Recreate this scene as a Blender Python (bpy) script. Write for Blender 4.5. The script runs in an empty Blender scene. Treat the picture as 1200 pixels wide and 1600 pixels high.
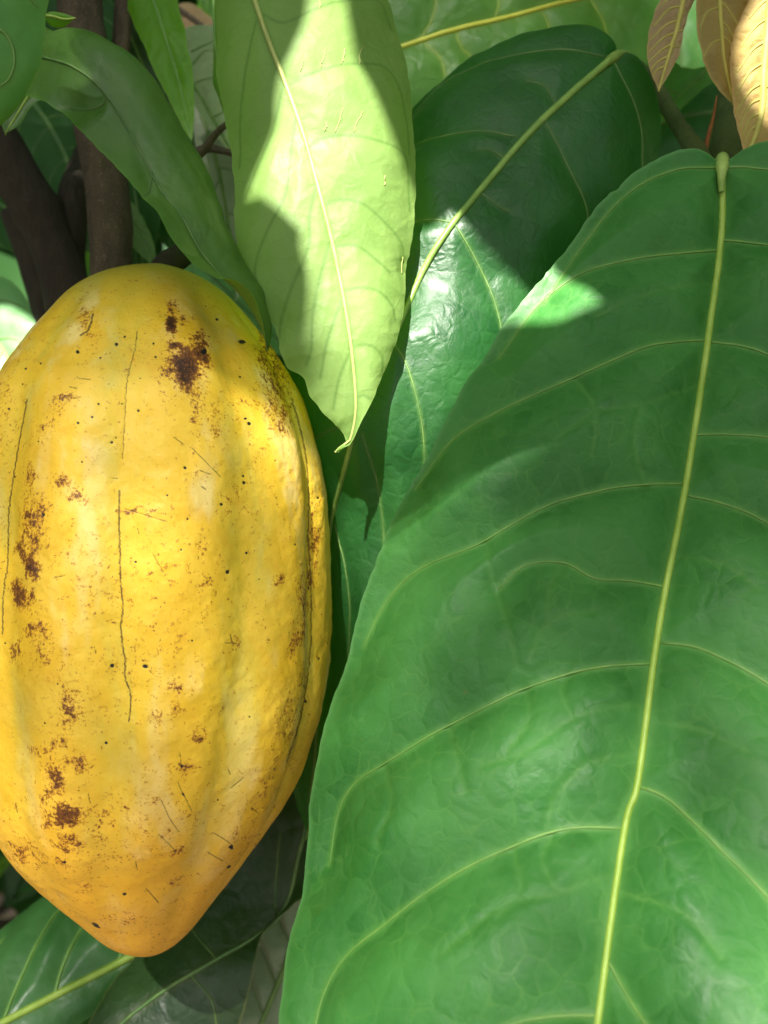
import bpy, math, random
import numpy as np
from mathutils import Vector, Matrix, Quaternion

sc = bpy.context.scene
C = sc.collection
rad = math.radians

# ------------------------------------------------------------------ camera
LENS, PITCH, CAMZ = 32.0, -10.0, 1.1
FPX = 1600 * LENS / 36.0
cam_d = bpy.data.cameras.new("camera")
cam = bpy.data.objects.new("camera", cam_d); C.objects.link(cam)
cam_d.sensor_fit = 'VERTICAL'; cam_d.sensor_height = 36; cam_d.sensor_width = 27; cam_d.lens = LENS
cam_d.clip_start = 0.01; cam_d.clip_end = 500
cam.location = (0, 0, CAMZ); cam.rotation_euler = (rad(90 + PITCH), 0, 0)
cam_d.dof.use_dof = True; cam_d.dof.focus_distance = 0.236; cam_d.dof.aperture_fstop = 15
sc.camera = cam

# ------------------------------------------------------------------ sun and sky
SUN = np.array([-0.20, -0.60, 0.78]); SUN /= np.linalg.norm(SUN)
EL = math.asin(SUN[2]); ROT = math.atan2(SUN[0], SUN[1])
w = bpy.data.worlds.new("World"); sc.world = w; w.use_nodes = True
nt = w.node_tree; bg = nt.nodes['Background']
sky = nt.nodes.new('ShaderNodeTexSky'); sky.sky_type = 'NISHITA'; sky.sun_disc = False
sky.sun_elevation = EL; sky.sun_rotation = ROT; sky.dust_density = 2.5; sky.air_density = 1.0; sky.ozone_density = 1.0
hs = nt.nodes.new('ShaderNodeHueSaturation'); hs.inputs['Saturation'].default_value = 0.28
nt.links.new(sky.outputs[0], hs.inputs['Color']); nt.links.new(hs.outputs[0], bg.inputs[0])
bg.inputs[1].default_value = 0.05
sl = bpy.data.lights.new("sun", 'SUN'); sl.energy = 5.0; sl.angle = rad(0.5); sl.color = (1.0, 0.955, 0.87)
so = bpy.data.objects.new("sun", sl); C.objects.link(so)
so.rotation_euler = Vector(SUN.tolist()).to_track_quat('Z', 'Y').to_euler()
so.location = (SUN * 5).tolist()
sc.view_settings.view_transform = 'Standard'; sc.view_settings.look = 'None'
sc.view_settings.exposure = 2.18
sc.cycles.max_bounces = 6; sc.cycles.diffuse_bounces = 3; sc.cycles.glossy_bounces = 2; sc.view_settings.gamma = 1.0

# ------------------------------------------------------------------ helpers
cp, sp = math.cos(rad(PITCH)), math.sin(rad(PITCH))
def at(p):
    """pixel x, pixel y (1200x1600 photo) and depth in metres -> world point(s)"""
    p = np.asarray(p, float)
    x = (p[..., 0] - 600) / FPX * p[..., 2]; v = (800 - p[..., 1]) / FPX * p[..., 2]; d = p[..., 2]
    return np.stack([x, d * cp - v * sp, CAMZ + d * sp + v * cp], -1)
def proj(P):
    x = P[..., 0]; y = P[..., 1]; z = P[..., 2] - CAMZ
    d = y * cp + z * sp; v = -y * sp + z * cp
    return np.stack([600 + x / d * FPX, 800 - v / d * FPX, d], -1)

def spline(pts, n):
    """Catmull-Rom through pts, n samples even in arc length"""
    P = np.asarray(pts, float)
    if len(P) == 2:
        t = np.linspace(0, 1, n)[:, None]; return P[0] * (1 - t) + P[1] * t
    Q = np.vstack([2 * P[0] - P[1], P, 2 * P[-1] - P[-2]])
    out = []
    for i in range(len(P) - 1):
        p0, p1, p2, p3 = Q[i:i + 4]
        t = np.linspace(0, 1, 24, endpoint=False)[:, None]
        out.append(0.5 * (2 * p1 + (p2 - p0) * t + (2 * p0 - 5 * p1 + 4 * p2 - p3) * t ** 2 + (3 * p1 - p0 - 3 * p2 + p3) * t ** 3))
    D = np.vstack(out + [P[-1:]])
    w_ = D.copy()
    if D.shape[1] == 3: w_ = D * np.array([1, 1, 1])
    s = np.concatenate([[0], np.cumsum(np.linalg.norm(np.diff(w_, axis=0), axis=1))])
    q = np.linspace(0, s[-1], n)
    return np.stack([np.interp(q, s, D[:, k]) for k in range(D.shape[1])], -1)

def _h(ix, iy, iz, seed):
    n = (ix * 374761393 + iy * 668265263 + iz * 2147483647 + seed * 1442695041) & 0xffffffff
    n = ((n ^ (n >> 13)) * 1274126177) & 0xffffffff
    return ((n ^ (n >> 16)) & 0xffff) / 65535.0
def vnoise(P, scale, seed=0):
    q = P * scale; i = np.floor(q).astype(np.int64); f = q - i; f = f * f * (3 - 2 * f)
    r = 0
    for dx in (0, 1):
        for dy in (0, 1):
            for dz in (0, 1):
                wgt = (f[..., 0] if dx else 1 - f[..., 0]) * (f[..., 1] if dy else 1 - f[..., 1]) * (f[..., 2] if dz else 1 - f[..., 2])
                r = r + wgt * _h(i[..., 0] + dx, i[..., 1] + dy, i[..., 2] + dz, seed)
    return r * 2 - 1
def fbm(P, scale, octv=3, seed=0):
    return sum(vnoise(P, scale * 2 ** k, seed + k) * 0.5 ** k for k in range(octv))

def tag(o, label=None, cat=None, group=None, kind=None):
    if label: o['label'] = label
    if cat: o['category'] = cat
    if group: o['group'] = group
    if kind: o['kind'] = kind
    return o
def empty(name, loc):
    o = bpy.data.objects.new(name, None); o.empty_display_size = 0.01; C.objects.link(o)
    o.location = [float(a) for a in loc]; return o
def mesh_obj(name, V, F, mat, parent=None, attrs=None, origin=None):
    V = np.asarray(V, float)
    if origin is not None: V = V - np.asarray(origin)
    me = bpy.data.meshes.new(name)
    F = np.asarray(F, np.int32)
    me.vertices.add(len(V)); me.vertices.foreach_set('co', V.astype(np.float32).ravel())
    k = F.shape[1]
    me.loops.add(F.size); me.loops.foreach_set('vertex_index', F.ravel())
    me.polygons.add(len(F)); me.polygons.foreach_set('loop_start', np.arange(0, F.size, k, dtype=np.int32))
    me.polygons.foreach_set('loop_total', np.full(len(F), k, np.int32))
    me.polygons.foreach_set('use_smooth', np.ones(len(F), bool))
    me.update(calc_edges=True); me.validate()
    for nm, a in (attrs or {}).items():
        at_ = me.attributes.new(nm, 'FLOAT', 'POINT'); at_.data.foreach_set('value', np.asarray(a, np.float32).ravel())
    me.materials.append(mat)
    o = bpy.data.objects.new(name, me); C.objects.link(o)
    if parent is not None: o.parent = parent
    elif origin is not None: o.location = [float(a) for a in origin]
    return o
def grid_faces(nu, nv, wrap=False):
    i = np.arange(nu - 1)[:, None]; j = np.arange(nv if wrap else nv - 1)[None, :]
    j2 = (j + 1) % nv
    return np.stack([i * nv + j + 0 * i, i * nv + j2 + 0 * i, (i + 1) * nv + j2, (i + 1) * nv + j], -1).reshape(-1, 4)
def tube_arrays(P, R, seg=8):
    P = np.asarray(P, float); n = len(P); R = np.broadcast_to(np.asarray(R, float), (n,))
    T = np.gradient(P, axis=0); T /= np.linalg.norm(T, axis=1)[:, None] + 1e-12
    ref = np.array([0.13, -1, 0.2]); N = np.cross(T, ref); N /= np.linalg.norm(N, axis=1)[:, None]; B = np.cross(T, N)
    a = np.linspace(0, 2 * math.pi, seg, endpoint=False)
    V = P[:, None] + R[:, None, None] * (np.cos(a)[None, :, None] * N[:, None] + np.sin(a)[None, :, None] * B[:, None])
    V = V.reshape(-1, 3); F = grid_faces(n, seg, True)
    c0, c1 = len(V), len(V) + 1
    V = np.vstack([V, P[0] - T[0] * R[0] * .5, P[-1] + T[-1] * R[-1] * .8])
    j = np.arange(seg); j2 = (j + 1) % seg
    caps = np.vstack([np.stack([np.full(seg, c0), j2, j, np.full(seg, c0)], -1), np.stack([(n - 1) * seg + j, (n - 1) * seg + j2, np.full(seg, c1), np.full(seg, c1)], -1)])
    return V, F, caps
def tube(name, P, R, mat, parent=None, origin=None, seg=8):
    V, F, caps = tube_arrays(P, R, seg)
    me = bpy.data.meshes.new(name)
    if origin is not None: V = V - np.asarray(origin)
    fl = [tuple(int(a) for a in f) for f in F]
    for c in caps:
        s = []
        for a in c:
            if int(a) not in s: s.append(int(a))
        fl.append(tuple(s))
    me.from_pydata(V.tolist(), [], fl)
    for p in me.polygons: p.use_smooth = True
    me.materials.append(mat)
    o = bpy.data.objects.new(name, me); C.objects.link(o)
    if parent is not None: o.parent = parent
    elif origin is not None: o.location = [float(a) for a in origin]
    return o

# ------------------------------------------------------------------ materials
class NT:
    def __init__(s, name):
        s.m = bpy.data.materials.new(name); s.m.use_nodes = True; s.t = s.m.node_tree; s.t.nodes.clear()
        s.out = s.t.nodes.new('ShaderNodeOutputMaterial')
        tc = s.t.nodes.new('ShaderNodeTexCoord'); s.obj = tc.outputs['Object']
    def link(s, a, b): s.t.links.new(a, b)
    def node(s, k, **kw):
        n = s.t.nodes.new(k)
        for a, v in kw.items(): setattr(n, a, v)
        return n
    def put(s, sock, v):
        if isinstance(v, (int, float)): sock.default_value = v
        elif isinstance(v, tuple): sock.default_value = v if len(v) == 4 or sock.type == 'VECTOR' else (*v, 1)
        else: s.link(v, sock)
    def attr(s, nm): return s.node('ShaderNodeAttribute', attribute_name=nm).outputs['Fac']
    def noise(s, scale, detail=3, rough=.55, dist=0, vec=None):
        n = s.node('ShaderNodeTexNoise'); n.inputs['Scale'].default_value = scale; n.inputs['Detail'].default_value = detail
        n.inputs['Roughness'].default_value = rough; n.inputs['Distortion'].default_value = dist
        s.link(vec or s.obj, n.inputs['Vector']); return n.outputs['Fac']
    def vor(s, scale, vec=None, feature='DISTANCE_TO_EDGE'):
        n = s.node('ShaderNodeTexVoronoi', feature=feature); n.inputs['Scale'].default_value = scale
        s.link(vec or s.obj, n.inputs['Vector']); return n.outputs['Distance']
    def math(s, op, a, b=0.0, clamp=False):
        n = s.node('ShaderNodeMath', operation=op, use_clamp=clamp); s.put(n.inputs[0], a); s.put(n.inputs[1], b); return n.outputs[0]
    def ramp(s, v, lo, hi, a=0.0, b=1.0):
        n = s.node('ShaderNodeMapRange', interpolation_type='SMOOTHSTEP'); s.put(n.inputs['Value'], v)
        n.inputs['From Min'].default_value = lo; n.inputs['From Max'].default_value = hi
        n.inputs['To Min'].default_value = a; n.inputs['To Max'].default_value = b; return n.outputs[0]
    def mix(s, f, a, b, mode='MIX'):
        n = s.node('ShaderNodeMix', data_type='RGBA', blend_type=mode)
        s.put(n.inputs[0], f); s.put(n.inputs[6], a); s.put(n.inputs[7], b); return n.outputs[2]
    def bump(s, h, strength, dist, normal=None):
        n = s.node('ShaderNodeBump'); n.inputs['Strength'].default_value = strength; n.inputs['Distance'].default_value = dist
        s.put(n.inputs['Height'], h)
        if normal: s.link(normal, n.inputs['Normal'])
        return n.outputs[0]
    def warp(s, scale, amt):
        n = s.node('ShaderNodeTexNoise'); n.inputs['Scale'].default_value = scale; n.inputs['Detail'].default_value = 2
        s.link(s.obj, n.inputs['Vector'])
        a = s.node('ShaderNodeVectorMath', operation='MULTIPLY_ADD')
        s.link(n.outputs['Color'], a.inputs[0]); a.inputs[1].default_value = (amt,) * 3; s.link(s.obj, a.inputs[2])
        return a.outputs[0]

def leaf_mat(name, dark, light, vein, trans_col, trans=0.3, rough=0.4, cell=190, wrinkle=0.6, ret=0.12, spec=0.5, margin=None,
             veinw=1.0, mottle=(0.3, 0.7), blemish=0.0, fuzz=0.0, underveins=False, big=45, coat=0.0, s_fac=1.0):
    s = NT(name)
    wv = s.warp(140, 0.004)
    n1 = s.noise(big, 4, .6); n2 = s.noise(400, 3, .6)
    col = s.mix(s.ramp(n1, *mottle), dark, light)
    col = s.mix(s.math('MULTIPLY', s.ramp(n2, .42, .75), .22), col, light)
    v1 = s.vor(cell, wv); v2 = s.vor(cell * 3.1, wv)
    line1 = s.ramp(v1, 0.0, 0.045, 1, 0); line2 = s.ramp(v2, 0, .12, 1, 0)
    net = s.math('ADD', s.math('MULTIPLY', line1, .8), s.math('MULTIPLY', line2, .25))
    # the net is patchy
    net = s.math('MULTIPLY', net, s.ramp(s.noise(60, 2), .35, .7, .25, 1.0))
    col = s.mix(s.math('MULTIPLY', net, ret, True), col, vein)
    cf = s.node('ShaderNodeTexVoronoi'); cf.inputs['Scale'].default_value = cell; s.link(wv, cf.inputs['Vector'])
    sepc = s.node('ShaderNodeSeparateColor'); s.link(cf.outputs['Color'], sepc.inputs[0])
    col = s.mix(s.math('MULTIPLY', sepc.outputs[0], .45), col, light)
    va = s.attr('vein')
    col = s.mix(s.math('MULTIPLY', va, veinw * .6, True), col, vein)
    ea = s.attr('edge')
    col = s.mix(s.math('MULTIPLY', ea, .75, True), col, margin or vein)
    if blemish:
        b = s.math('MULTIPLY', s.ramp(s.noise(150, 4, .7, 1.0), .70, .76), blemish)
        col = s.mix(b, col, (.20, .12, .03))
        sp1 = s.ramp(s.vor(260, None, 'F1'), .06, .10, 1, 0)
        sp1 = s.math('MULTIPLY', sp1, s.ramp(s.noise(70, 2), .60, .66))
        col = s.mix(s.math('MULTIPLY', sp1, min(1, blemish)), col, (.05, .04, .015))
    sg = -1 if underveins else 1
    h = s.math('ADD', s.math('MULTIPLY', s.ramp(v1, 0, .30), .9 * sg), s.math('MULTIPLY', s.ramp(v2, 0, .3), .22 * sg))
    h = s.math('ADD', h, s.math('MULTIPLY', n1, .4)); h = s.math('ADD', h, s.math('MULTIPLY', sepc.outputs[1], .5 * s_fac))
    nb = s.bump(h, 1.0, 0.0003 * wrinkle)
    p = s.node('ShaderNodeBsdfPrincipled')
    s.link(col, p.inputs['Base Color']); s.link(nb, p.inputs['Normal'])
    s.put(p.inputs['Roughness'], s.ramp(s.noise(90, 4, .65), .3, .7, rough * .86, min(1, rough * 1.22)))
    p.inputs['Specular IOR Level'].default_value = spec
    p.inputs['Coat Weight'].default_value = coat; p.inputs['Coat Roughness'].default_value = .22
    if fuzz:
        p.inputs['Sheen Weight'].default_value = fuzz; p.inputs['Sheen Roughness'].default_value = .5
        p.inputs['Sheen Tint'].default_value = (1, .85, .7, 1)
    t = s.node('ShaderNodeBsdfTranslucent')
    s.link(s.mix(s.math('MULTIPLY', s.math('MAXIMUM', va, s.math('MULTIPLY', net, .4)), .55), trans_col, tuple(c * .45 for c in trans_col)), t.inputs['Color'])
    s.link(nb, t.inputs['Normal'])
    mx = s.node('ShaderNodeMixShader'); mx.inputs[0].default_value = trans
    s.link(p.outputs[0], mx.inputs[1]); s.link(t.outputs[0], mx.inputs[2]); s.link(mx.outputs[0], s.out.inputs['Surface'])
    return s.m
def rib_mat(name, a, b, rough=.45, trans=.15):
    s = NT(name)
    col = s.mix(s.ramp(s.noise(160, 4, .6), .35, .7), a, b)
    p = s.node('ShaderNodeBsdfPrincipled'); s.link(col, p.inputs['Base Color']); p.inputs['Roughness'].default_value = rough
    s.link(s.bump(s.noise(900, 3), .35, .0003), p.inputs['Normal'])
    t = s.node('ShaderNodeBsdfTranslucent'); s.link(col, t.inputs['Color'])
    mx = s.node('ShaderNodeMixShader'); mx.inputs[0].default_value = trans
    s.link(p.outputs[0], mx.inputs[1]); s.link(t.outputs[0], mx.inputs[2]); s.link(mx.outputs[0], s.out.inputs['Surface'])
    return s.m
def bark_mat(name, a, b, speck, rough=.85, speckamt=.5):
    s = NT(name)
    mp = s.node('ShaderNodeMapping'); mp.inputs['Scale'].default_value = (1, 1, .35); s.link(s.obj, mp.inputs['Vector'])
    n = s.noise(220, 5, .65, .4, mp.outputs[0]); f = s.noise(1500, 3, .7)
    col = s.mix(s.ramp(n, .3, .7), a, b)
    col = s.mix(s.math('MULTIPLY', s.ramp(f, .58, .70), speckamt), col, speck)
    col = s.mix(s.math('MULTIPLY', s.ramp(s.noise(60, 3), .55, .75), .5), col, tuple(c * .5 for c in a))
    p = s.node('ShaderNodeBsdfPrincipled'); s.link(col, p.inputs['Base Color']); p.inputs['Roughness'].default_value = rough
    s.link(s.bump(s.math('ADD', s.math('MULTIPLY', n, 1.2), s.math('MULTIPLY', f, .6)), 1.0, .0022), p.inputs['Normal'])
    s.link(p.outputs[0], s.out.inputs['Surface']); return s.m

M = {}
M['big'] = leaf_mat('leaf_big', (.018, .118, .018), (.050, .195, .040), (.13, .30, .06), (.10, .38, .02), .26, .52, 175, .40, .42, .29, (.10, .26, .08), 1.0, (.3, .72), .45, s_fac=.5)
M['dark'] = leaf_mat('leaf_dark', (.009, .055, .015), (.020, .100, .021), (.17, .30, .06), (.14, .56, .015), .36, .44, 260, .34, .08, .40, (.03, .12, .04), .6, blemish=.1, coat=.10, s_fac=.4)
M['hang'] = leaf_mat('leaf_hanging', (.165, .285, .065), (.220, .350, .092), (.10, .20, .04), (.36, .62, .07), .42, .55, 170, .30, .22, .35, (.25, .40, .10), 1.3, (.3, .7), .12, underveins=True)
M['arch'] = leaf_mat('leaf_arched', (.046, .125, .018), (.082, .175, .026), (.08, .16, .04), (.12, .34, .02), .22, .42, 170, .3, .08, .55, (.10, .24, .03), .5, blemish=.2)
M['mid'] = leaf_mat('leaf_mid', (.07, .23, .05), (.12, .32, .075), (.22, .38, .08), (.18, .50, .02), .38, .48, 120, .3, .12, .35, (.14, .32, .06), .5, blemish=.2)
M['top'] = leaf_mat('leaf_top', (.06, .20, .02), (.11, .27, .045), (.38, .44, .05), (.24, .56, .015), .45, .42, 110, .7, .14, .45, (.2, .36, .04), .8, blemish=.35)
M['lime'] = leaf_mat('leaf_lime', (.085, .26, .008), (.13, .34, .015), (.2, .42, .04), (.32, .66, .01), .55, .42, 120, .6, .1, .4, None, .6)
M['pale'] = leaf_mat('leaf_pale', (.24, .32, .17), (.36, .46, .26), (.34, .42, .22), (.3, .45, .12), .3, .6, 110, .8, .12, .3, None, .7, underveins=True)
M['grey'] = leaf_mat('leaf_greyish', (.22, .27, .18), (.32, .37, .25), (.30, .35, .2), (.2, .35, .1), .2, .6, 110, .8, .1, .3, (.3, .32, .2), .6, underveins=True, blemish=.3)
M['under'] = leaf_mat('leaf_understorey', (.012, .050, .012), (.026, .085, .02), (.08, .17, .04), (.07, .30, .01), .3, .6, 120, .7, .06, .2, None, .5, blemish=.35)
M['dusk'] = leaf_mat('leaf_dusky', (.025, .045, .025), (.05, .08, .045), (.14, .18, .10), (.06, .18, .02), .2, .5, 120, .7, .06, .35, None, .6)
M['olive'] = leaf_mat('leaf_old', (.012, .036, .011), (.024, .056, .015), (.13, .15, .04), (.06, .2, .01), .2, .42, 120, .7, .06, .4, None, .5, blemish=.9)
M['mint'] = leaf_mat('leaf_mint', (.10, .32, .085), (.15, .40, .12), (.3, .5, .2), (.28, .62, .08), .3, .5, 110, .3, .08, .5, None, .5)
M['low'] = leaf_mat('leaf_low', (.028, .115, .028), (.055, .165, .045), (.26, .46, .12), (.1, .35, .03), .25, .38, 90, .5, .05, .5, (.08, .2, .06), .9)
M['young'] = leaf_mat('leaf_young', (.34, .225, .060), (.43, .30, .095), (.50, .44, .11), (.50, .33, .07), .36, .6, 260, .7, .22, .3, (.5, .3, .12), .6, (.3, .7), .3, .5, big=60)
M['young_b'] = leaf_mat('leaf_young_bronze', (.24, .16, .08), (.32, .21, .11), (.40, .42, .11), (.40, .27, .07), .3, .65, 260, .7, .20, .3, (.4, .3, .12), .6, (.3, .7), .2, .5, big=60)
M['young_o'] = leaf_mat('leaf_young_olive', (.22, .15, .042), (.28, .20, .06), (.46, .42, .10), (.52, .38, .07), .36, .6, 260, .7, .18, .3, (.45, .35, .12), .5, (.3, .7), .35, .5, big=60)
M['rib'] = rib_mat('midrib_green', (.26, .40, .05), (.34, .48, .08))
M['rib_pale'] = rib_mat('midrib_pale', (.40, .46, .13), (.50, .54, .18), .5, .3)
M['rib_dark'] = rib_mat('midrib_dark', (.16, .25, .05), (.22, .32, .07))
M['vein'] = rib_mat('vein_green', (.11, .25, .045), (.16, .31, .06))
M['vein_d'] = rib_mat('vein_dark', (.07, .16, .04), (.14, .24, .06))
M['vein_h'] = rib_mat('vein_hanging', (.13, .24, .055), (.2, .32, .08), .5, .2)
M['vein_y'] = rib_mat('vein_young', (.46, .42, .09), (.54, .48, .13), .6, .3)
M['rib_b'] = rib_mat('midrib_blue_green', (.16, .28, .05), (.22, .36, .07), .4)
M['joint'] = rib_mat('joint_green', (.20, .32, .06), (.34, .46, .12), .6)
M['yel'] = rib_mat('midrib_yellow', (.50, .52, .05), (.60, .60, .09))
M['bark'] = bark_mat('bark_brown', (.058, .040, .024), (.115, .080, .052), (.45, .36, .24))
M['bark_d'] = bark_mat('bark_dark', (.026, .019, .012), (.046, .033, .021), (.2, .16, .1), .9, .3)
M['petiole'] = bark_mat('petiole_green', (.05, .085, .018), (.09, .13, .028), (.13, .15, .05), .55, .3)
M['orange'] = rib_mat('stipule_orange', (.26, .09, .025), (.36, .14, .04), .6)
M['twig'] = bark_mat('twig_dark', (.05, .04, .025), (.085, .065, .04), (.15, .12, .08), .8, .3)

def cheap_leaf(name, a, b, tcol, trans, rough=.45):
    s = NT(name); n = s.noise(6, 1)
    p = s.node('ShaderNodeBsdfPrincipled'); s.link(s.mix(s.ramp(n, .35, .65), a, b), p.inputs['Base Color']); p.inputs['Roughness'].default_value = rough
    t = s.node('ShaderNodeBsdfTranslucent'); t.inputs['Color'].default_value = (*tcol, 1)
    mx = s.node('ShaderNodeMixShader'); mx.inputs[0].default_value = trans
    s.link(p.outputs[0], mx.inputs[1]); s.link(t.outputs[0], mx.inputs[2]); s.link(mx.outputs[0], s.out.inputs['Surface']); return s.m
M['crown'] = cheap_leaf('added_crown_leaves', (.03, .09, .02), (.05, .13, .03), (.12, .34, .02), .25)
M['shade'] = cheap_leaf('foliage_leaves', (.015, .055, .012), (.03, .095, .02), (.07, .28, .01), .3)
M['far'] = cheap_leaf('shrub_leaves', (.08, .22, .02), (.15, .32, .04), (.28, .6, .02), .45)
# ------------------------------------------------------------------ leaf builder
def resample_on(pts, n): return spline(at(pts), n)
def leaf(name, mid, left, right, mat, label=None, cat='leaf', group=None, nu=110, nv=40, bl=0.0, br=0.0, veins=(), vmat='vein', rmat='rib',
         rw=(.0012, .0004), vw=(.0005, .00015), quilt=.0007, qw=.004, und=.0008, edgew=.0006, veinw=.0007, up=1, seed=1, ripple=0.0, trans=None,
         extra_attr=None, autoveins=0, geoveins=True, ribn=90, minor=(), scratches=()):
    """mid/left/right: base-to-tip rows of (px, py, depth); veins: rows of (px, py)"""
    off = np.zeros(3) if trans is None else np.asarray(trans, float)
    Mi = resample_on(mid, nu); L = resample_on(left, nu); Rr = resample_on(right, nu)
    for k_, E_ in enumerate((L, Rr)):
        o_ = E_ - Mi; ln = np.linalg.norm(o_, axis=1, keepdims=True); o_ = o_ / (ln + 1e-9)
        wv_ = .00045 * vnoise(E_, 110, seed + 50 + k_) + .00030 * vnoise(E_, 420, seed + 60 + k_) - .0010 * np.clip(vnoise(E_, 160, seed + 70 + k_) - .72, 0, 1) * 3
        E_ += o_ * (wv_ * np.clip(ln[:, 0] / .006, 0, 1))[:, None]
    hv = nv // 2
    v = np.linspace(-1, 1, 2 * hv + 1)
    a = np.abs(v)[None, :, None]
    side = np.where((v < 0)[None, :, None], L[:, None], Rr[:, None])
    P = Mi[:, None] * (1 - a) + side * a
    du = np.gradient(P, axis=0); dv = np.gradient(P, axis=1)
    N = np.cross(du, dv); N /= np.linalg.norm(N, axis=2, keepdims=True) + 1e-12
    vc = -P + np.array([0, 0, CAMZ])
    flip = np.sign((N * vc).sum(2).mean()) or 1
    N = N * flip
    # smooth transition of the normals across the midrib
    K = np.array([1, 2, 3, 2, 1]) / 9.
    for _ in range(4):
        Np = np.pad(N, ((0, 0), (2, 2), (0, 0)), 'edge'); N = sum(Np[:, k:k + N.shape[1]] * K[k] for k in range(5))
    N /= np.linalg.norm(N, axis=2, keepdims=True) + 1e-12
    W = np.linalg.norm(side - Mi[:, None], axis=2)
    arch = 4 * a[..., 0] * (1 - a[..., 0])
    P = P + N * (arch * W * np.where(v < 0, bl, br)[None, :])[..., None]
    P0 = P.copy()
    pp = proj(P0).reshape(-1, 3)
    def onsurf(pxy):
        pxy = np.asarray(pxy, float)
        out = []
        for q in pxy:
            d2 = (pp[:, 0] - q[0]) ** 2 + (pp[:, 1] - q[1]) ** 2
            k = np.argpartition(d2, 6)[:6]; ww = 1 / (d2[k] + 4.0)
            out.append((q[0], q[1], (pp[k, 2] * ww).sum() / ww.sum()))
        return at(np.array(out))
    vlist = [np.asarray(q, float) for q in veins]
    vp = [onsurf(spline(q, 48)) for q in vlist]
    mp_ = [onsurf(spline(q, 30)) for q in minor]
    if autoveins:
        for k in range(autoveins):
            for sd in (-1, 1):
                t0 = (k + .6 + .25 * (sd > 0)) / (autoveins + .6); rows = []
                for r in np.linspace(0, .93, 26):
                    t = min(.995, t0 + (.9 - .5 * t0) * (.16 * r + .20 * r * r)); i = t * (nu - 1); i0 = int(i); fr = i - i0; i1 = min(nu - 1, i0 + 1)
                    j = hv + sd * r * hv; j0 = int(math.floor(j)); fj = j - j0; j1 = min(2 * hv, j0 + 1)
                    rows.append((P0[i0, j0] * (1 - fj) + P0[i0, j1] * fj) * (1 - fr) + (P0[i1, j0] * (1 - fj) + P0[i1, j1] * fj) * fr)
                vp.append(np.array(rows))
    # distances to veins
    Pf = P0.reshape(-1, 3); dm = np.full(len(Pf), 1e9)
    def dense(q, m): return np.stack([np.interp(np.linspace(0, len(q) - 1, m), np.arange(len(q)), q[:, a_]) for a_ in range(3)], -1)
    def near(q, w_):
        q = dense(q, int(np.clip(np.linalg.norm(np.diff(q, axis=0), axis=1).sum() / (veinw * .5), 30, 220)))
        lo, hi = q.min(0) - w_, q.max(0) + w_
        m = np.where(((Pf > lo) & (Pf < hi)).all(1))[0]; best = np.full(len(m), 1e9); Pm = Pf[m]
        for k in range(len(q)): np.minimum(best, ((Pm - q[k]) ** 2).sum(1), out=best)
        return m, best
    for q in vp:
        m, best = near(q, qw * 3.2 + .001); dm[m] = np.minimum(dm[m], best)
    dvn = np.sqrt(dm)
    dmi = np.full(len(Pf), 1e9)
    for q in mp_:
        m, best = near(q, .005); dmi[m] = np.minimum(dmi[m], best)
    dmi = np.sqrt(dmi)
    drib = np.full(len(Pf), 1e9)
    for k in range(0, nu, 1):
        d = ((Pf - Mi[k]) ** 2).sum(1); np.minimum(drib, d, out=drib)
    drib = np.sqrt(drib); dall = np.minimum(dvn, drib)
    dq = np.sqrt(dall ** 2 + .0017 ** 2) - .0017
    disp = quilt * (1 - np.exp(-dq / qw)) * up - quilt * .10 * np.exp(-(dmi / .0012) ** 2) * up
    disp = disp + und * fbm(Pf, 45, 3, seed)
    if ripple:
        aa = np.tile(np.abs(v), nu); disp = disp + ripple * aa ** 3 * vnoise(Pf, 70, seed + 9)
    P = (Pf + N.reshape(-1, 3) * disp[:, None])
    # distance from margin
    wd = (1 - np.tile(np.abs(v), nu)) * W.ravel() if W.shape[1] == len(v) else (1 - np.tile(np.abs(v), nu)) * np.repeat(W[:, 0], len(v))
    edge = np.exp(-(wd / edgew) ** 2)
    vein = np.maximum(np.exp(-(dvn / veinw) ** 2), np.exp(-(drib / (veinw * 1.8)) ** 2))
    vein = np.maximum(vein, .35 * np.exp(-(dmi / (veinw * .8)) ** 2))
    root = empty(name, Mi[0] + off); org = Mi[0]
    tag(root, label, cat, group)
    F = grid_faces(nu, len(v))
    if flip < 0: F = F[:, ::-1]
    mesh_obj('blade', P, F, M[mat] if isinstance(mat, str) else mat, root, {'vein': vein, 'edge': edge}, org)
    Nm = N[:, hv]
    rr = np.linspace(0, 1, nu); Rr_ = rw[0] * (1 - rr) ** .8 + rw[1]
    idx = np.unique(np.linspace(0, nu - 1, ribn).astype(int))
    lift = P.reshape(nu, -1, 3)[:, hv] 
    tube('midrib', (lift + Nm * (Rr_ * .15)[:, None])[idx], Rr_[idx], M[rmat], root, org, 8)
    for q in scratches:
        q = onsurf(spline(q, 8)); k = [int(np.argmin(((Pf - x) ** 2).sum(1))) for x in q]
        tube('scratch', P[k] + N.reshape(-1, 3)[k] * .0001, np.full(8, .00013), M['rib_pale'], root, org, 5)
    if geoveins:
        for q in vp:
            n = len(q)
            # push each vein on to the finished surface
            k = [int(np.argmin(((Pf - x) ** 2).sum(1))) for x in q]
            dd = und * fbm(q, 45, 3, seed) + .00003
            nn = N.reshape(-1, 3)[k]
            r = np.linspace(vw[0], vw[1], n)
            tube('side_vein', q + nn * (dd + r * .35)[:, None], r, M[vmat], root, org, 6)
    return root, P.reshape(nu, -1, 3), N

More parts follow.
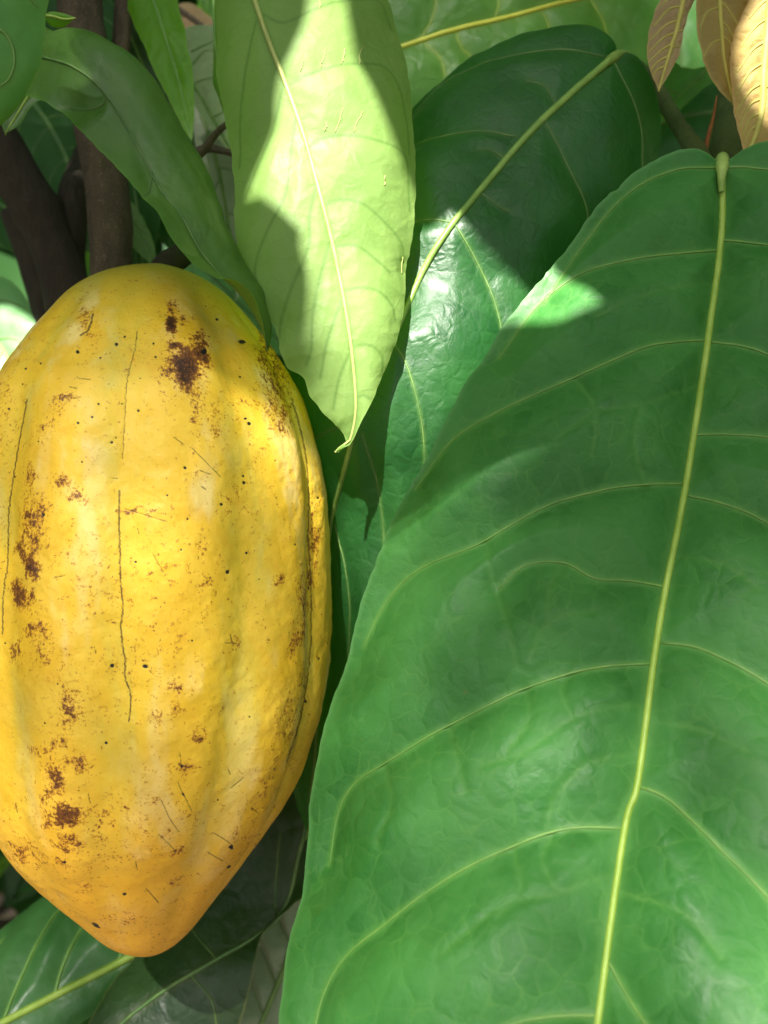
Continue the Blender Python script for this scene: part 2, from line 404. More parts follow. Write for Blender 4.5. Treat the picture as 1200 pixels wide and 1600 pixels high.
def simple(mid, wl, wr, tip=1.0, shape='ovate'):
    """edges for a plain leaf: mid rows (px,py,d); half widths in px"""
    P = np.asarray(mid, float); S_ = spline(P, 24)
    T = np.gradient(S_[:, :2], axis=0); T /= np.linalg.norm(T, axis=1)[:, None] + 1e-9
    n = np.stack([T[:, 1], -T[:, 0]], -1)
    t = np.linspace(0, 1, 24)
    prof = np.sin(math.pi * t ** .85) ** .75 * (1 - .25 * t); prof /= prof.max(); prof[-1] = 0; prof[0] = 0
    L = S_.copy(); R = S_.copy()
    L[:, :2] += n * (wl * prof)[:, None]; R[:, :2] -= n * (wr * prof)[:, None]
    return S_.tolist(), L.tolist(), R.tolist()
# ------------------------------------------------------------------ ground and far shrubbery
def ground():
    n = 120
    g = np.linspace(-1, 1, n); xs = np.sign(g) * (abs(g) ** 3) * 60; ys = xs + 1.7
    X, Y = np.meshgrid(xs, ys, indexing='ij'); P = np.stack([X, Y, np.zeros_like(X)], -1).reshape(-1, 3)
    near = np.exp(-((P[:, 0]) ** 2 + (P[:, 1] - 1.7) ** 2) / 30)
    P[:, 2] = .02 * fbm(P, 3.0, 3, 5) * near
    s = NT('soil')
    n1 = s.noise(9, 5, .65); n2 = s.noise(60, 4, .7)
    col = s.mix(s.ramp(n1, .35, .65), (.045, .030, .024), (.13, .085, .065))
    col = s.mix(s.ramp(n2, .55, .7), col, (.22, .15, .12))
    p = s.node('ShaderNodeBsdfPrincipled'); s.link(col, p.inputs['Base Color']); p.inputs['Roughness'].default_value = .95
    s.link(s.bump(n2, 1.0, .02), p.inputs['Normal']); s.link(p.outputs[0], s.out.inputs['Surface'])
    tag(mesh_obj('ground', P, grid_faces(n, n), s.m), kind='structure')
ground()
rng = np.random.default_rng(7)
def leaf_cloud(name, cen, nrm, size, mat, label, cat, aspect=.42):
    """many small folded leaf shapes in one mesh (uncountable cover)"""
    n = len(cen); u = np.array([0, .25, .55, .8, 1.0]); wd = np.array([0, .8, 1, .6, 0]) * aspect * .5
    t = rng.normal(size=(n, 3)); t -= nrm * (t * nrm).sum(1)[:, None]; t /= np.linalg.norm(t, axis=1)[:, None]
    b = np.cross(nrm, t); sz = size * rng.uniform(.6, 1.3, n)
    V = []
    for k in range(5):
        c = cen + t * (u[k] * sz)[:, None] - nrm * (.18 * sz * u[k] ** 2)[:, None]
        for sgn in (-1, 0, 1):
            V.append(c + b * (sgn * wd[k] * sz)[:, None] + nrm * (abs(sgn) * .05 * sz)[:, None])
    V = np.stack(V, 1).reshape(-1, 3); base = np.arange(n)[:, None, None] * 15
    f = []
    for k in range(4):
        for j in range(2): f.append([k * 3 + j, k * 3 + j + 1, k * 3 + j + 4, k * 3 + j + 3])
    F = (base + np.array(f)[None]).reshape(-1, 4)
    z = np.zeros(len(V))
    return tag(mesh_obj(name, V, F, mat, None, {'vein': z, 'edge': z}), label, cat, kind='stuff')
def litter_mat():
    s = NT('litter'); n = s.node('ShaderNodeTexNoise'); n.inputs['Scale'].default_value = 14; n.inputs['Detail'].default_value = 3
    s.link(s.obj, n.inputs['Vector'])
    col = s.mix(s.ramp(n.outputs['Fac'], .38, .62), (.22, .12, .09), (.66, .42, .36))
    p = s.node('ShaderNodeBsdfPrincipled'); s.link(col, p.inputs['Base Color']); p.inputs['Roughness'].default_value = .8
    s.link(p.outputs[0], s.out.inputs['Surface']); return s.m
n = 3500
c = np.stack([rng.uniform(-3, 2.5, n), rng.uniform(.3, 5, n), rng.uniform(.01, .05, n)], -1)
nn = np.stack([rng.normal(0, .3, n), rng.normal(0, .3, n), np.ones(n)], -1); nn /= np.linalg.norm(nn, axis=1)[:, None]
leaf_cloud('leaf_litter', c, nn, .10, litter_mat(), 'dry pinkish brown fallen leaves scattered on the soil', 'leaf litter')
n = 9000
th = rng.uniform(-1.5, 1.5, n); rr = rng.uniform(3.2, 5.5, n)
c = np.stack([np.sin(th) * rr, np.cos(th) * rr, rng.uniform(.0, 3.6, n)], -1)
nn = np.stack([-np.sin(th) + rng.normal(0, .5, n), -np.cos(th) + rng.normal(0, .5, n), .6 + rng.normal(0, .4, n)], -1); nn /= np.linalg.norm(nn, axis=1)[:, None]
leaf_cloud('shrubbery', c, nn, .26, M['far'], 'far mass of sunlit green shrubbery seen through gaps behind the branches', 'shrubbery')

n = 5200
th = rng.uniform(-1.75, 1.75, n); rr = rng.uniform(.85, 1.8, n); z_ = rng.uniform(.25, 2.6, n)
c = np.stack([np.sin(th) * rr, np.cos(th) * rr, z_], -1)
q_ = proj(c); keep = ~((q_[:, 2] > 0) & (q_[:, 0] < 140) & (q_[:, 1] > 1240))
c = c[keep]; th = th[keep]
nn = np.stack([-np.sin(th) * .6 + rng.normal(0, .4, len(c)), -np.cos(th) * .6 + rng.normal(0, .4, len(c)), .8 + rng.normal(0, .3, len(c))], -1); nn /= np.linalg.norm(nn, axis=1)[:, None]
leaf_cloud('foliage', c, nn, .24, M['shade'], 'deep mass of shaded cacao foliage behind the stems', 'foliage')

# ------------------------------------------------------------------ cacao pod
def pod():
    # y, left edge x, right edge x of the rind in the photograph, and depth of the axis
    T = [(416, 232, 262), (420, 205, 290), (427, 178, 308), (440, 145, 330), (470, 102, 368), (505, 70, 396), (530, 47, 419), (560, 22, 440), (595, -2, 457),
         (640, -22, 478), (720, -38, 500), (800, -45, 510), (880, -48, 514), (960, -48, 514), (1040, -44, 510), (1100, -38, 501), (1150, -32, 489),
         (1200, -28, 470), (1250, -16, 447), (1290, 2, 420), (1330, 32, 392), (1370, 68, 362), (1400, 98, 341), (1430, 130, 317), (1455, 156, 296), (1472, 176, 278), (1483, 196, 262), (1488, 222, 245)]
    T = np.array(T, float)
    D0 = .275
    nz = 820
    ys = np.concatenate([[416.0], np.linspace(416.5, 1487.8, nz - 2), [1488.3]])
    xl = np.interp(ys, T[:, 0], T[:, 1]); xr = np.interp(ys, T[:, 0], T[:, 2])
    def sm(q):
        for _ in range(3): q = np.convolve(np.pad(q, 8, 'reflect', reflect_type='odd'), np.ones(17) / 17, 'valid')
        return q
    xl, xr = sm(xl), sm(xr)
    fr = np.sqrt(FPX ** 2 + (ys - 800) ** 2)
    a1 = np.arctan((xl - 600) / fr); a2 = np.arctan((xr - 600) / fr); am = (a1 + a2) / 2; ar = (a2 - a1) / 2
    ax = at(np.stack([600 + fr * np.tan(am), ys, np.full(nz, D0)], -1))
    dist = np.linalg.norm(ax - np.array([0, 0, CAMZ]), axis=1)
    R = dist * np.sin(ar)
    # angles: 0 faces the camera, dense on the visible side
    th = np.concatenate([np.linspace(-100, 105, 560), np.linspace(105, 260, 80)[1:-1]]) * math.pi / 180
    nt_ = len(th)
    axd = ax[-1] - ax[0]; axd /= np.linalg.norm(axd)
    toc = np.array([0, 0, CAMZ]) - ax[nz // 2]; toc -= axd * (toc @ axd); toc /= np.linalg.norm(toc)
    rt = np.cross(toc, axd); 
    if rt[0] < 0: rt = -rt
    dirs = np.cos(th)[:, None] * toc + np.sin(th)[:, None] * rt
    s = (ys - ys[0]) / (ys[-1] - ys[0])
    S_, TH = np.meshgrid(s, th, indexing='ij')
    P = ax[:, None] + R[:, None, None] * dirs[None]
    # ten furrows, deep and shallow by turns, fading at the tip
    g = 0
    for k in range(10):
        t0 = (-11 + 36 * k + 2.5 * math.sin(k * 2.3)) * math.pi / 180
        t0 = t0 + .05 * np.sin(S_ * 5 + k)
        dd = (TH - t0 + math.pi) % (2 * math.pi) - math.pi
        deep = [.046, .050, .034, .050, .046][k % 5]
        wd = .14 if k != 2 else .10
        g = g - deep * np.exp(-(dd / wd) ** 2) - .010 * np.exp(-(dd / .035) ** 2) * (k == 2)
    env = np.clip(S_ / .10, 0, 1) * np.clip((1 - S_) / .14, 0, 1) ** .8
    rel = 1 + .012 + g * env
    Pn = P / .05
    lump = .007 * fbm(P, 60, 3, 3) * env + .0045 * fbm(P, 240, 3, 8) * env + .006 * vnoise(P * np.array([1, 1, .35]), 120, 14) * env
    # bumps near the tip
    P = ax[:, None] + (R[:, None] * (rel + lump))[..., None] * dirs[None]
    P = P + axd * (.0012 * fbm(P, 50, 2, 30))[..., None] * env[..., None]
    pp = proj(P); X = pp[..., 0]; Y = pp[..., 1]; front = (np.cos(TH) > -.2)
    bl = np.zeros_like(X)
    X0, Y0 = X, Y; X = X0 + 9 * fbm(P, 170, 3, 91) * 1.0; Y = Y0 + 12 * fbm(P, 150, 3, 97)
    # brown russet patches: x, y, rx, ry, strength
    for (x, y, rx, ry, k) in [(265, 498, 11, 17, 1.25), (285, 578, 20, 30, 1.15), (272, 548, 9, 8, 1), (312, 562, 15, 14, .85), (313, 545, 14, 12, .8), (305, 610, 12, 22, .6), (309, 648, 9, 25, .6), (312, 530, 14, 15, .55),
        (290, 490, 18, 10, .55), (340, 680, 16, 9, .45), (330, 690, 12, 10, .3), (385, 627, 14, 6, .45), (102, 625, 18, 18, .5), (90, 655, 18, 20, .35), (66, 672, 16, 15, .42), (135, 500, 20, 45, .35),
        (90, 763, 14, 14, .55), (122, 777, 20, 14, .55), (47, 745, 6, 22, .55), (55, 805, 16, 28, .66), (45, 835, 14, 30, .6), (31, 865, 9, 14, .75), (45, 878, 10, 16, .9), (28, 930, 10, 18, .85), (44, 928, 7, 14, .8),
        (205, 795, 20, 5, .75), (235, 802, 35, 6, .40), (60, 985, 16, 30, .5), (25, 1025, 8, 20, .55), (55, 1000, 30, 50, .25), (108, 1100, 14, 38, .62), (110, 1130, 14, 20, .5), (105, 1060, 18, 30, .3), (75, 1025, 14, 14, .4),
        (85, 1165, 24, 10, .55), (60, 1165, 12, 10, .5), (122, 1187, 18, 14, .6), (82, 1222, 14, 22, .8), (75, 1240, 12, 12, .6), (100, 1270, 26, 14, .8), (103, 1278, 16, 12, .95), (70, 1285, 12, 8, .55), (108, 1312, 22, 14, .66),
        (100, 1348, 20, 8, .5), (130, 1382, 20, 8, .45), (160, 1340, 40, 18, .3), (195, 1435, 40, 12, .32), (270, 1080, 14, 12, .55), (278, 1112, 12, 12, .45), (250, 1125, 14, 10, .42), (308, 1152, 10, 6, .6), (290, 1205, 30, 9, .55), (310, 1204, 12, 8, .5),
        (165, 1270, 40, 14, .42), (180, 1255, 25, 14, .3), (150, 1305, 25, 14, .3), (285, 1330, 14, 14, .55), (270, 1375, 20, 8, .4), (413, 1225, 10, 20, .5), (430, 1200, 9, 30, .4), (385, 1310, 30, 14, .3), (415, 1260, 30, 10, .3),
        (435, 910, 8, 14, .6), (322, 915, 8, 14, .5), (470, 950, 9, 60, .55), (462, 1000, 8, 30, .5), (480, 900, 8, 30, .55), (430, 590, 20, 60, .58), (445, 635, 14, 30, .5), (410, 520, 10, 30, .6), (420, 550, 9, 25, .6), (440, 660, 9, 20, .5),
        (30, 1335, 22, 16, .5), (60, 1350, 20, 20, .35), (400, 705, 20, 40, .2), (360, 780, 30, 30, .2), (345, 650, 30, 40, .28), (318, 860, 12, 30, .35), (250, 900, 15, 18, .3), (365, 1000, 9, 20, .35), (136, 870, 30, 20, .2), (30, 640, 10, 40, .2), (490, 840, 8, 60, .5),
        (205, 560, 20, 60, .2), (450, 1130, 18, 60, .38), (478, 1080, 10, 40, .42)]:
        bl = np.maximum(bl, k * np.exp(-(((X - x) / (rx * 1.25)) ** 2 + ((Y - y) / (ry * 1.25)) ** 2)))
    X, Y = X0, Y0
    bl = np.where(front, bl, .15)
    bl = np.maximum(bl, .10 + .10 * fbm(P, 50, 2, 77))
    dk = np.zeros_like(X)
    def dot(x, y, r, e=1.0, ang=0):
        cx = (X - x) * math.cos(ang) + (Y - y) * math.sin(ang); cy = -(X - x) * math.sin(ang) + (Y - y) * math.cos(ang)
        wob = 1 + .4 * vnoise(P, 1200, int(x))
        np.maximum(dk, np.where(front, np.clip(1.45 - np.sqrt((cx / (r * e)) ** 2 + (cy / r) ** 2) / wob * 1.1, 0, 1), 0), out=dk)
    for d in [(378, 534, 4.2, 1.6), (320, 549, 4.5), (182, 538, 3.5), (195, 526, 2), (157, 559, 2), (122, 550, 3.5), (240, 537, 2.2), (243, 558, 2.4), (322, 478, 1.8), (339, 499, 3), (144, 652, 2.6), (122, 661, 2.6), (154, 631, 2.2), (216, 642, 2.4), (219, 591, 2), (191, 631, 2),
              (181, 684, 2.2), (175, 691, 3), (128, 722, 2.2), (289, 731, 2.6), (389, 662, 3.2), (384, 654, 3, 1.3), (375, 589, 1.8), (380, 744, 2.4), (381, 754, 2.8), (346, 788, 2.6), (261, 774, 2.6), (293, 811, 2.2), (283, 859, 1.8), (355, 893, 3.8), (385, 864, 2.2), (461, 851, 1.8),
              (497, 778, 2), (175, 1040, 4), (227, 1041, 3.6, 1.2), (90, 1069, 2.6), (166, 1161, 3), (212, 878, 2), (361, 1324, 4, 1.4), (358, 1354, 3, 1.6, -.5), (101, 1347, 2.4), (195, 1397, 2.6, 1.5), (300, 1001, 2), (284, 1197, 3), (286, 1241, 3.2, .6), (477, 1096, 3),
              (498, 1029, 2.4), (482, 919, 3.6, .6), (475, 1072, 2.6, .6), (40, 576, 2), (35, 600, 2), (64, 568, 2), (14, 639, 2), (150, 1446, 3, 3, .5), (318, 550, 5), (23, 745, 2), (68, 804, 2.6), (8, 1005, 2), (205, 1012, 1.6), (310, 870, 1.5), (405, 905, 1.5), (430, 720, 1.5),
              (60, 690, 1.6), (170, 600, 1.4), (330, 1110, 1.4), (390, 1120, 1.4), (250, 1000, 1.4), (70, 1130, 1.5), (420, 1000, 1.5), (340, 1250, 1.6)]:
        dot(*d)
    ck = np.zeros_like(X)
    def crack(pts, wdt, k=1.0, jit=1.5):
        q = spline(pts, max(20, int(len(pts) * 22)))
        q = q + np.random.default_rng(int(pts[0][0])).normal(0, jit * .4, q.shape)
        x0, x1, y0, y1 = q[:, 0].min() - 8, q[:, 0].max() + 8, q[:, 1].min() - 8, q[:, 1].max() + 8
        m = np.where((X > x0) & (X < x1) & (Y > y0) & (Y < y1) & front)
        if not len(m[0]): return
        xs, ysv = X[m], Y[m]; best = np.full(len(xs), 1e9)
        for i in range(len(q) - 1):
            a, b = q[i], q[i + 1]; ab = b - a; L2 = ab @ ab + 1e-9
            t = np.clip(((xs - a[0]) * ab[0] + (ysv - a[1]) * ab[1]) / L2, 0, 1)
            best = np.minimum(best, (xs - a[0] - t * ab[0]) ** 2 + (ysv - a[1] - t * ab[1]) ** 2)
        ck[m] = np.maximum(ck[m], k * np.exp(-best / wdt ** 2))
    crack([(214, 517), (211, 545), (206, 563), (198, 600), (196, 640), (193, 690), (192, 718)], 1.3, .75)
    crack([(187, 765), (186, 800), (187, 850), (188, 900), (192, 950), (189, 985), (195, 1030), (196, 1060), (204, 1085), (202, 1128)], 1.5, 1)
    crack([(42, 625), (32, 680), (22, 740), (14, 800), (12, 880), (5, 930), (4, 990)], 1.4, .9)
    crack([(146, 490), (138, 515), (126, 524)], 1.5, .9)
    crack([(456, 625), (474, 690), (482, 760), (482, 850), (486, 920), (485, 1010), (476, 1090), (462, 1150), (448, 1190)], 1.7, .8)
    crack([(445, 600), (462, 640), (474, 700)], 2.2, .5)
    for pts in [[(123, 591), (142, 593)], [(108, 604), (120, 607)], [(100, 618), (121, 623)], [(272, 683), (288, 695)], [(312, 735), (328, 741)], [(315, 760), (322, 765)], [(174, 747), (184, 748)], [(281, 1175), (284, 1200)], [(278, 1222), (288, 1245)], [(287, 1240), (300, 1268)],
                [(252, 1250), (266, 1280), (280, 1300)], [(248, 1303), (275, 1330)], [(335, 1302), (360, 1318), (362, 1325)], [(325, 1332), (348, 1345)], [(212, 1346), (215, 1360)], [(360, 1232), (381, 1215)], [(357, 1202), (360, 1210)], [(228, 1388), (248, 1410)], [(353, 1005), (369, 1005)],
                [(360, 990), (363, 1005)], [(215, 825), (217, 835)], [(393, 1262), (404, 1270)], [(238, 865), (256, 895)], [(24, 1255), (27, 1270)], [(138, 1240), (141, 1255)], [(84, 903), (102, 899)], [(147, 1010), (150, 1020)], [(300, 700), (345, 745)], [(195, 795), (260, 815)]]:
        crack(pts, 1.2, .75, .5)
    fur = np.clip(-g / .035, 0, 1) * env
    # faces
    F = grid_faces(nz, nt_, True)
    V = P.reshape(-1, 3)
    s_ = NT('pod_rind')
    A = s_.attr
    hgt = A('hgt'); n1 = s_.noise(45, 4, .6, .3); n2 = s_.noise(130, 4, .6)
    mp = s_.node('ShaderNodeMapping'); mp.inputs['Scale'].default_value = (1, 1, .3); s_.link(s_.obj, mp.inputs['Vector'])
    n3 = s_.noise(90, 3, .6, .2, mp.outputs[0])
    col = s_.mix(s_.ramp(n1, .35, .68), (.86, .515, .024), (.91, .59, .055))
    col = s_.mix(s_.ramp(n3, .48, .72), col, (.90, .66, .22))
    col = s_.mix(s_.math('MULTIPLY', s_.ramp(n2, .5, .75), .5), col, (.80, .42, .015))
    col = s_.mix(s_.math('MULTIPLY', s_.ramp(hgt, .55, 1.0), .75), col, (.90, .43, .03))
    gr = s_.math('MULTIPLY', A('furrow'), s_.ramp(n3, .35, .6, .1, .5))
    gr = s_.math('MULTIPLY', gr, s_.ramp(hgt, .55, .9, 1, .25))
    col = s_.mix(gr, col, (.62, .52, .05))
    col = s_.mix(s_.math('MULTIPLY', s_.ramp(hgt, .13, 0.0), .8), col, (.34, .31, .03))
    f1 = s_.noise(1250, 4, .70); f2 = s_.noise(420, 3, .65)
    f = s_.math('ADD', s_.math('MULTIPLY', f1, .62), s_.math('MULTIPLY', f2, .38))
    b = s_.math('MULTIPLY', A('blotch'), .305)
    v = s_.math('ADD', f, b)
    col = s_.mix(s_.math('MULTIPLY', s_.ramp(v, .585, .66), .70), col, (.48, .17, .012))
    col = s_.mix(s_.math('MULTIPLY', s_.ramp(v, .655, .71), .90), col, (.13, .035, .010))
    col = s_.mix(s_.math('MULTIPLY', s_.ramp(v, .77, .84), .85), col, (.03, .010, .006))
    tiny = s_.math('MULTIPLY', s_.ramp(s_.vor(420, None, 'F1'), .05, .10, 1, 0), s_.ramp(s_.noise(150, 2), .55, .62))
    col = s_.mix(s_.math('MULTIPLY', tiny, .6), col, (.25, .12, .02))
    col = s_.mix(s_.math('MULTIPLY', s_.ramp(A('crack'), .25, .8), s_.ramp(s_.noise(900, 2), .3, .55, .45, .95)), col, (.10, .055, .012))
    col = s_.mix(s_.ramp(A('dark'), .35, .75), col, (.012, .010, .012))
    p = s_.node('ShaderNodeBsdfPrincipled'); s_.link(col, p.inputs['Base Color'])
    s_.put(p.inputs['Roughness'], s_.ramp(n2, .3, .7, .46, .64)); p.inputs['Specular IOR Level'].default_value = .45
    p.inputs['Subsurface Weight'].default_value = .12; p.inputs['Subsurface Radius'].default_value = (1, .6, .15); p.inputs['Subsurface Scale'].default_value = .003
    h = s_.math('ADD', s_.math('MULTIPLY', s_.noise(420, 5, .65), .55), s_.math('MULTIPLY', s_.noise(1800, 3, .6), .18))
    h = s_.math('SUBTRACT', h, s_.math('MULTIPLY', s_.math('MAXIMUM', A('crack'), A('dark')), .4))
    s_.link(s_.bump(h, .6, .0006), p.inputs['Normal']); s_.link(p.outputs[0], s_.out.inputs['Surface'])
    org = ax[0]
    root = empty('cacao_pod', org)
    tag(root, 'large ripe yellow cacao pod with brown russet specks hanging on the left', 'cacao pod')
    # close the two ends
    V = np.vstack([V, [ax[0] + axd * -.0004], [P[-1].mean(0) + axd * .0003]]); n0 = nz * nt_
    j = np.arange(nt_); j2 = (j + 1) % nt_
    # end caps as thin quads
    capA = np.stack([j2[::1], j, np.full(nt_, n0), np.full(nt_, n0)], -1)
    attrs = {'blotch': bl, 'dark': dk, 'crack': ck, 'furrow': fur, 'hgt': np.broadcast_to(S_, X.shape)}
    attrs = {k: np.concatenate([np.ravel(a), [0, 0]]) for k, a in attrs.items()}
    o = mesh_obj('rind', V, F, s_.m, root, attrs, org)
    import bmesh
    bm = bmesh.new(); bm.from_mesh(o.data); bm.verts.ensure_lookup_table()
    for ring, apex in ((0, n0), ((nz - 1) * nt_, n0 + 1)):
        for a in range(nt_):
            try: fc = bm.faces.new((bm.verts[ring + a], bm.verts[ring + (a + 1) % nt_], bm.verts[apex])); fc.smooth = True
            except ValueError: pass
    bmesh.ops.recalc_face_normals(bm, faces=bm.faces)
    bm.to_mesh(o.data); bm.free()
    st = spline(at([(252, 426, .275), (264, 410, .283), (285, 398, .298), (300, 372, .325), (310, 340, .36)]), 16)
    tube('stalk', st, np.linspace(.0040, .0036, 16), M['bark_d'], root, org, 12)
pod()

# ------------------------------------------------------------------ the big near leaf
ZB = lambda x, y, e: (x, y, e)
leaf('cacao_leaf',
     mid=[(1128, 256, .250), (1126, 370, .246), (1106, 530, .238), (1070, 765, .226), (1041, 915, .216), (1022, 1030, .208), (997, 1220, .195), (976, 1295, .190), (933, 1600, .170), (900, 1900, .152), (880, 2150, .14), (872, 2330, .132)],
     left=[(1128, 256, .250), (1090, 240, .251), (1050, 243, .251), (1000, 265, .251), (940, 318, .250), (880, 400, .249), (800, 495, .248), (738, 590, .247), (690, 675, .246), (640, 768, .245), (600, 865, .243), (565, 960, .240), (540, 1065, .236), (518, 1145, .232), (497, 1235, .227), (487, 1330, .221), (480, 1420, .215), (461, 1520, .208), (452, 1610, .200), (450, 1800, .185), (500, 2000, .170), (650, 2200, .150), (872, 2330, .132)],
     right=[(1128, 256, .250), (1170, 236, .251), (1230, 234, .250), (1330, 262, .248), (1440, 340, .244), (1560, 500, .236), (1640, 700, .226), (1690, 950, .210), (1700, 1200, .193), (1660, 1500, .172), (1560, 1800, .154), (1350, 2100, .142), (1100, 2270, .135), (872, 2330, .132)],
     veins=[[(1122, 262), (1050, 266), (975, 308), (910, 385), (850, 475)],
            [(1121, 392), (1060, 396), (1000, 403), (930, 420), (880, 445), (830, 490), (780, 560)],
            [(1104, 532), (1050, 535), (1000, 545), (900, 588), (800, 632), (720, 678), (680, 720), (650, 765)],
            [(1066, 757), (1000, 759), (940, 766), (850, 792), (750, 850), (665, 885), (620, 920), (590, 965), (570, 1010)],
            [(1036, 916), (980, 908), (930, 905), (880, 880), (820, 885), (780, 920)],
            [(1019, 1038), (930, 1045), (820, 1075), (760, 1103), (680, 1145), (600, 1195), (555, 1225), (530, 1270), (515, 1350)],
            [(975, 1294), (910, 1292), (850, 1303), (770, 1335), (690, 1378), (600, 1445), (540, 1495), (505, 1560), (485, 1650)],
            [(933, 1585), (850, 1590), (760, 1620), (640, 1700), (540, 1820)],
            [(1134, 262), (1180, 264), (1260, 285), (1380, 380)],
            [(1126, 376), (1170, 380), (1240, 395), (1340, 450), (1450, 560)],
            [(1110, 535), (1160, 542), (1210, 558), (1330, 620), (1480, 780)],
            [(1084, 680), (1140, 680), (1210, 686), (1280, 710)],
            [(1072, 775), (1130, 788), (1200, 818), (1330, 900), (1480, 1060)],
            [(1033, 1005), (1080, 1010), (1120, 1025), (1200, 1068), (1330, 1160), (1480, 1330)],
            [(1000, 1230), (1030, 1240), (1065, 1265), (1130, 1330), (1200, 1402), (1300, 1530), (1400, 1700)],
            [(950, 1500), (1010, 1600), (1100, 1700), (1200, 1850)]],
     minor=[[(880, 880), (860, 930), (862, 990)], [(760, 850), (775, 925), (800, 990), (810, 1040)], [(820, 1075), (830, 1130), (800, 1180)], [(900, 590), (930, 650), (925, 720)], [(700, 1135), (720, 1190), (735, 1240)],
     [(1100, 600), (1000, 640), (930, 650), (870, 690)], [(1000, 640), (990, 700), (1010, 760)], [(930, 960), (860, 980), (830, 1030)], [(1010, 1100), (900, 1130), (830, 1180), (760, 1200)], [(985, 1180), (920, 1200), (870, 1250), (850, 1300)], [(900, 1130), (880, 1080), (900, 1045)], [(1120, 440), (1000, 470), (930, 500)], [(960, 1360), (880, 1400), (800, 1420), (700, 1500)], [(880, 1400), (850, 1350), (860, 1305)], [(600, 1200), (620, 1260), (600, 1320)], [(1030, 1130), (1100, 1150), (1160, 1180)], [(1060, 870), (1130, 890), (1180, 930)], [(980, 1400), (1060, 1430), (1120, 1500)], [(800, 1330), (820, 1390), (790, 1440)]],
     mat='big', label='largest green leaf in front at right with straight yellow-green midrib', group=None, nu=420, nv=230, bl=.10, br=.10,
     rw=(.0004, .00058), vw=(.00032, .00012), quilt=.0044, qw=.0075, und=.0008, edgew=.0009, veinw=.0008, seed=4, ribn=160)
# ------------------------------------------------------------------ the dark glossy leaf behind it
leaf('cacao_leaf',
     mid=[(955, 93, 0.282), (870, 167, 0.275), (800, 240, 0.271), (710, 346, 0.262), (655, 435, 0.262), (605, 550, 0.257), (549, 690, 0.261), (520, 810, 0.282), (508, 930, 0.288), (500, 1080, 0.300), (490, 1200, 0.303), (478, 1310, 0.306)],
     left=[(955, 93, .290), (945, 66, .292), (905, 49, .294), (850, 55, .295), (800, 66, .296), (740, 95, .297), (680, 140, .298), (630, 192, .300), (560, 290, .303), (500, 420, .306), (455, 560, .308), (432, 700, .312), (430, 900, .318), (440, 1080, .318), (458, 1210, .314), (478, 1310, .306)],
     right=[(955, 93, .290), (990, 98, .289), (1018, 140, .288), (1029, 190, .287), (1020, 255, .285), (985, 330, .283), (920, 440, .280), (850, 560, .269), (760, 730, .264), (680, 900, .268), (610, 1060, .279), (550, 1190, .290), (478, 1310, .306)],
     veins=[[(948, 92), (880, 80), (790, 92), (700, 128), (640, 185)],
            [(806, 216), (750, 205), (690, 213), (645, 228), (600, 260)], [(870, 165), (850, 135), (820, 125)], [(790, 250), (765, 235), (745, 235)],
            [(706, 346), (670, 342), (630, 352), (590, 380)],
            [(850, 192), (880, 245), (910, 310), (916, 347), (905, 400)],
            [(958, 98), (985, 150), (1003, 205), (1005, 265)],
            [(712, 352), (740, 400), (765, 455), (782, 515), (785, 590)],
            [(752, 300), (775, 318), (800, 332)],
            [(612, 530), (635, 570), (655, 640), (663, 705), (662, 780)],
            [(566, 680), (585, 740), (596, 800), (599, 860), (592, 930)],
            [(524, 820), (540, 890), (546, 960), (540, 1050)],
            [(560, 660), (520, 670), (480, 690)]],
     mat='dark', label='dark glossy blue-green leaf with a sunlit patch, behind the largest leaf', nu=260, nv=130, bl=.10, br=.10,
     rmat='rib_b', rw=(.0009, .0003), vmat='vein_d', vw=(.00026, .0001), quilt=.0018, qw=.005, und=.0011, veinw=.0005, seed=12)

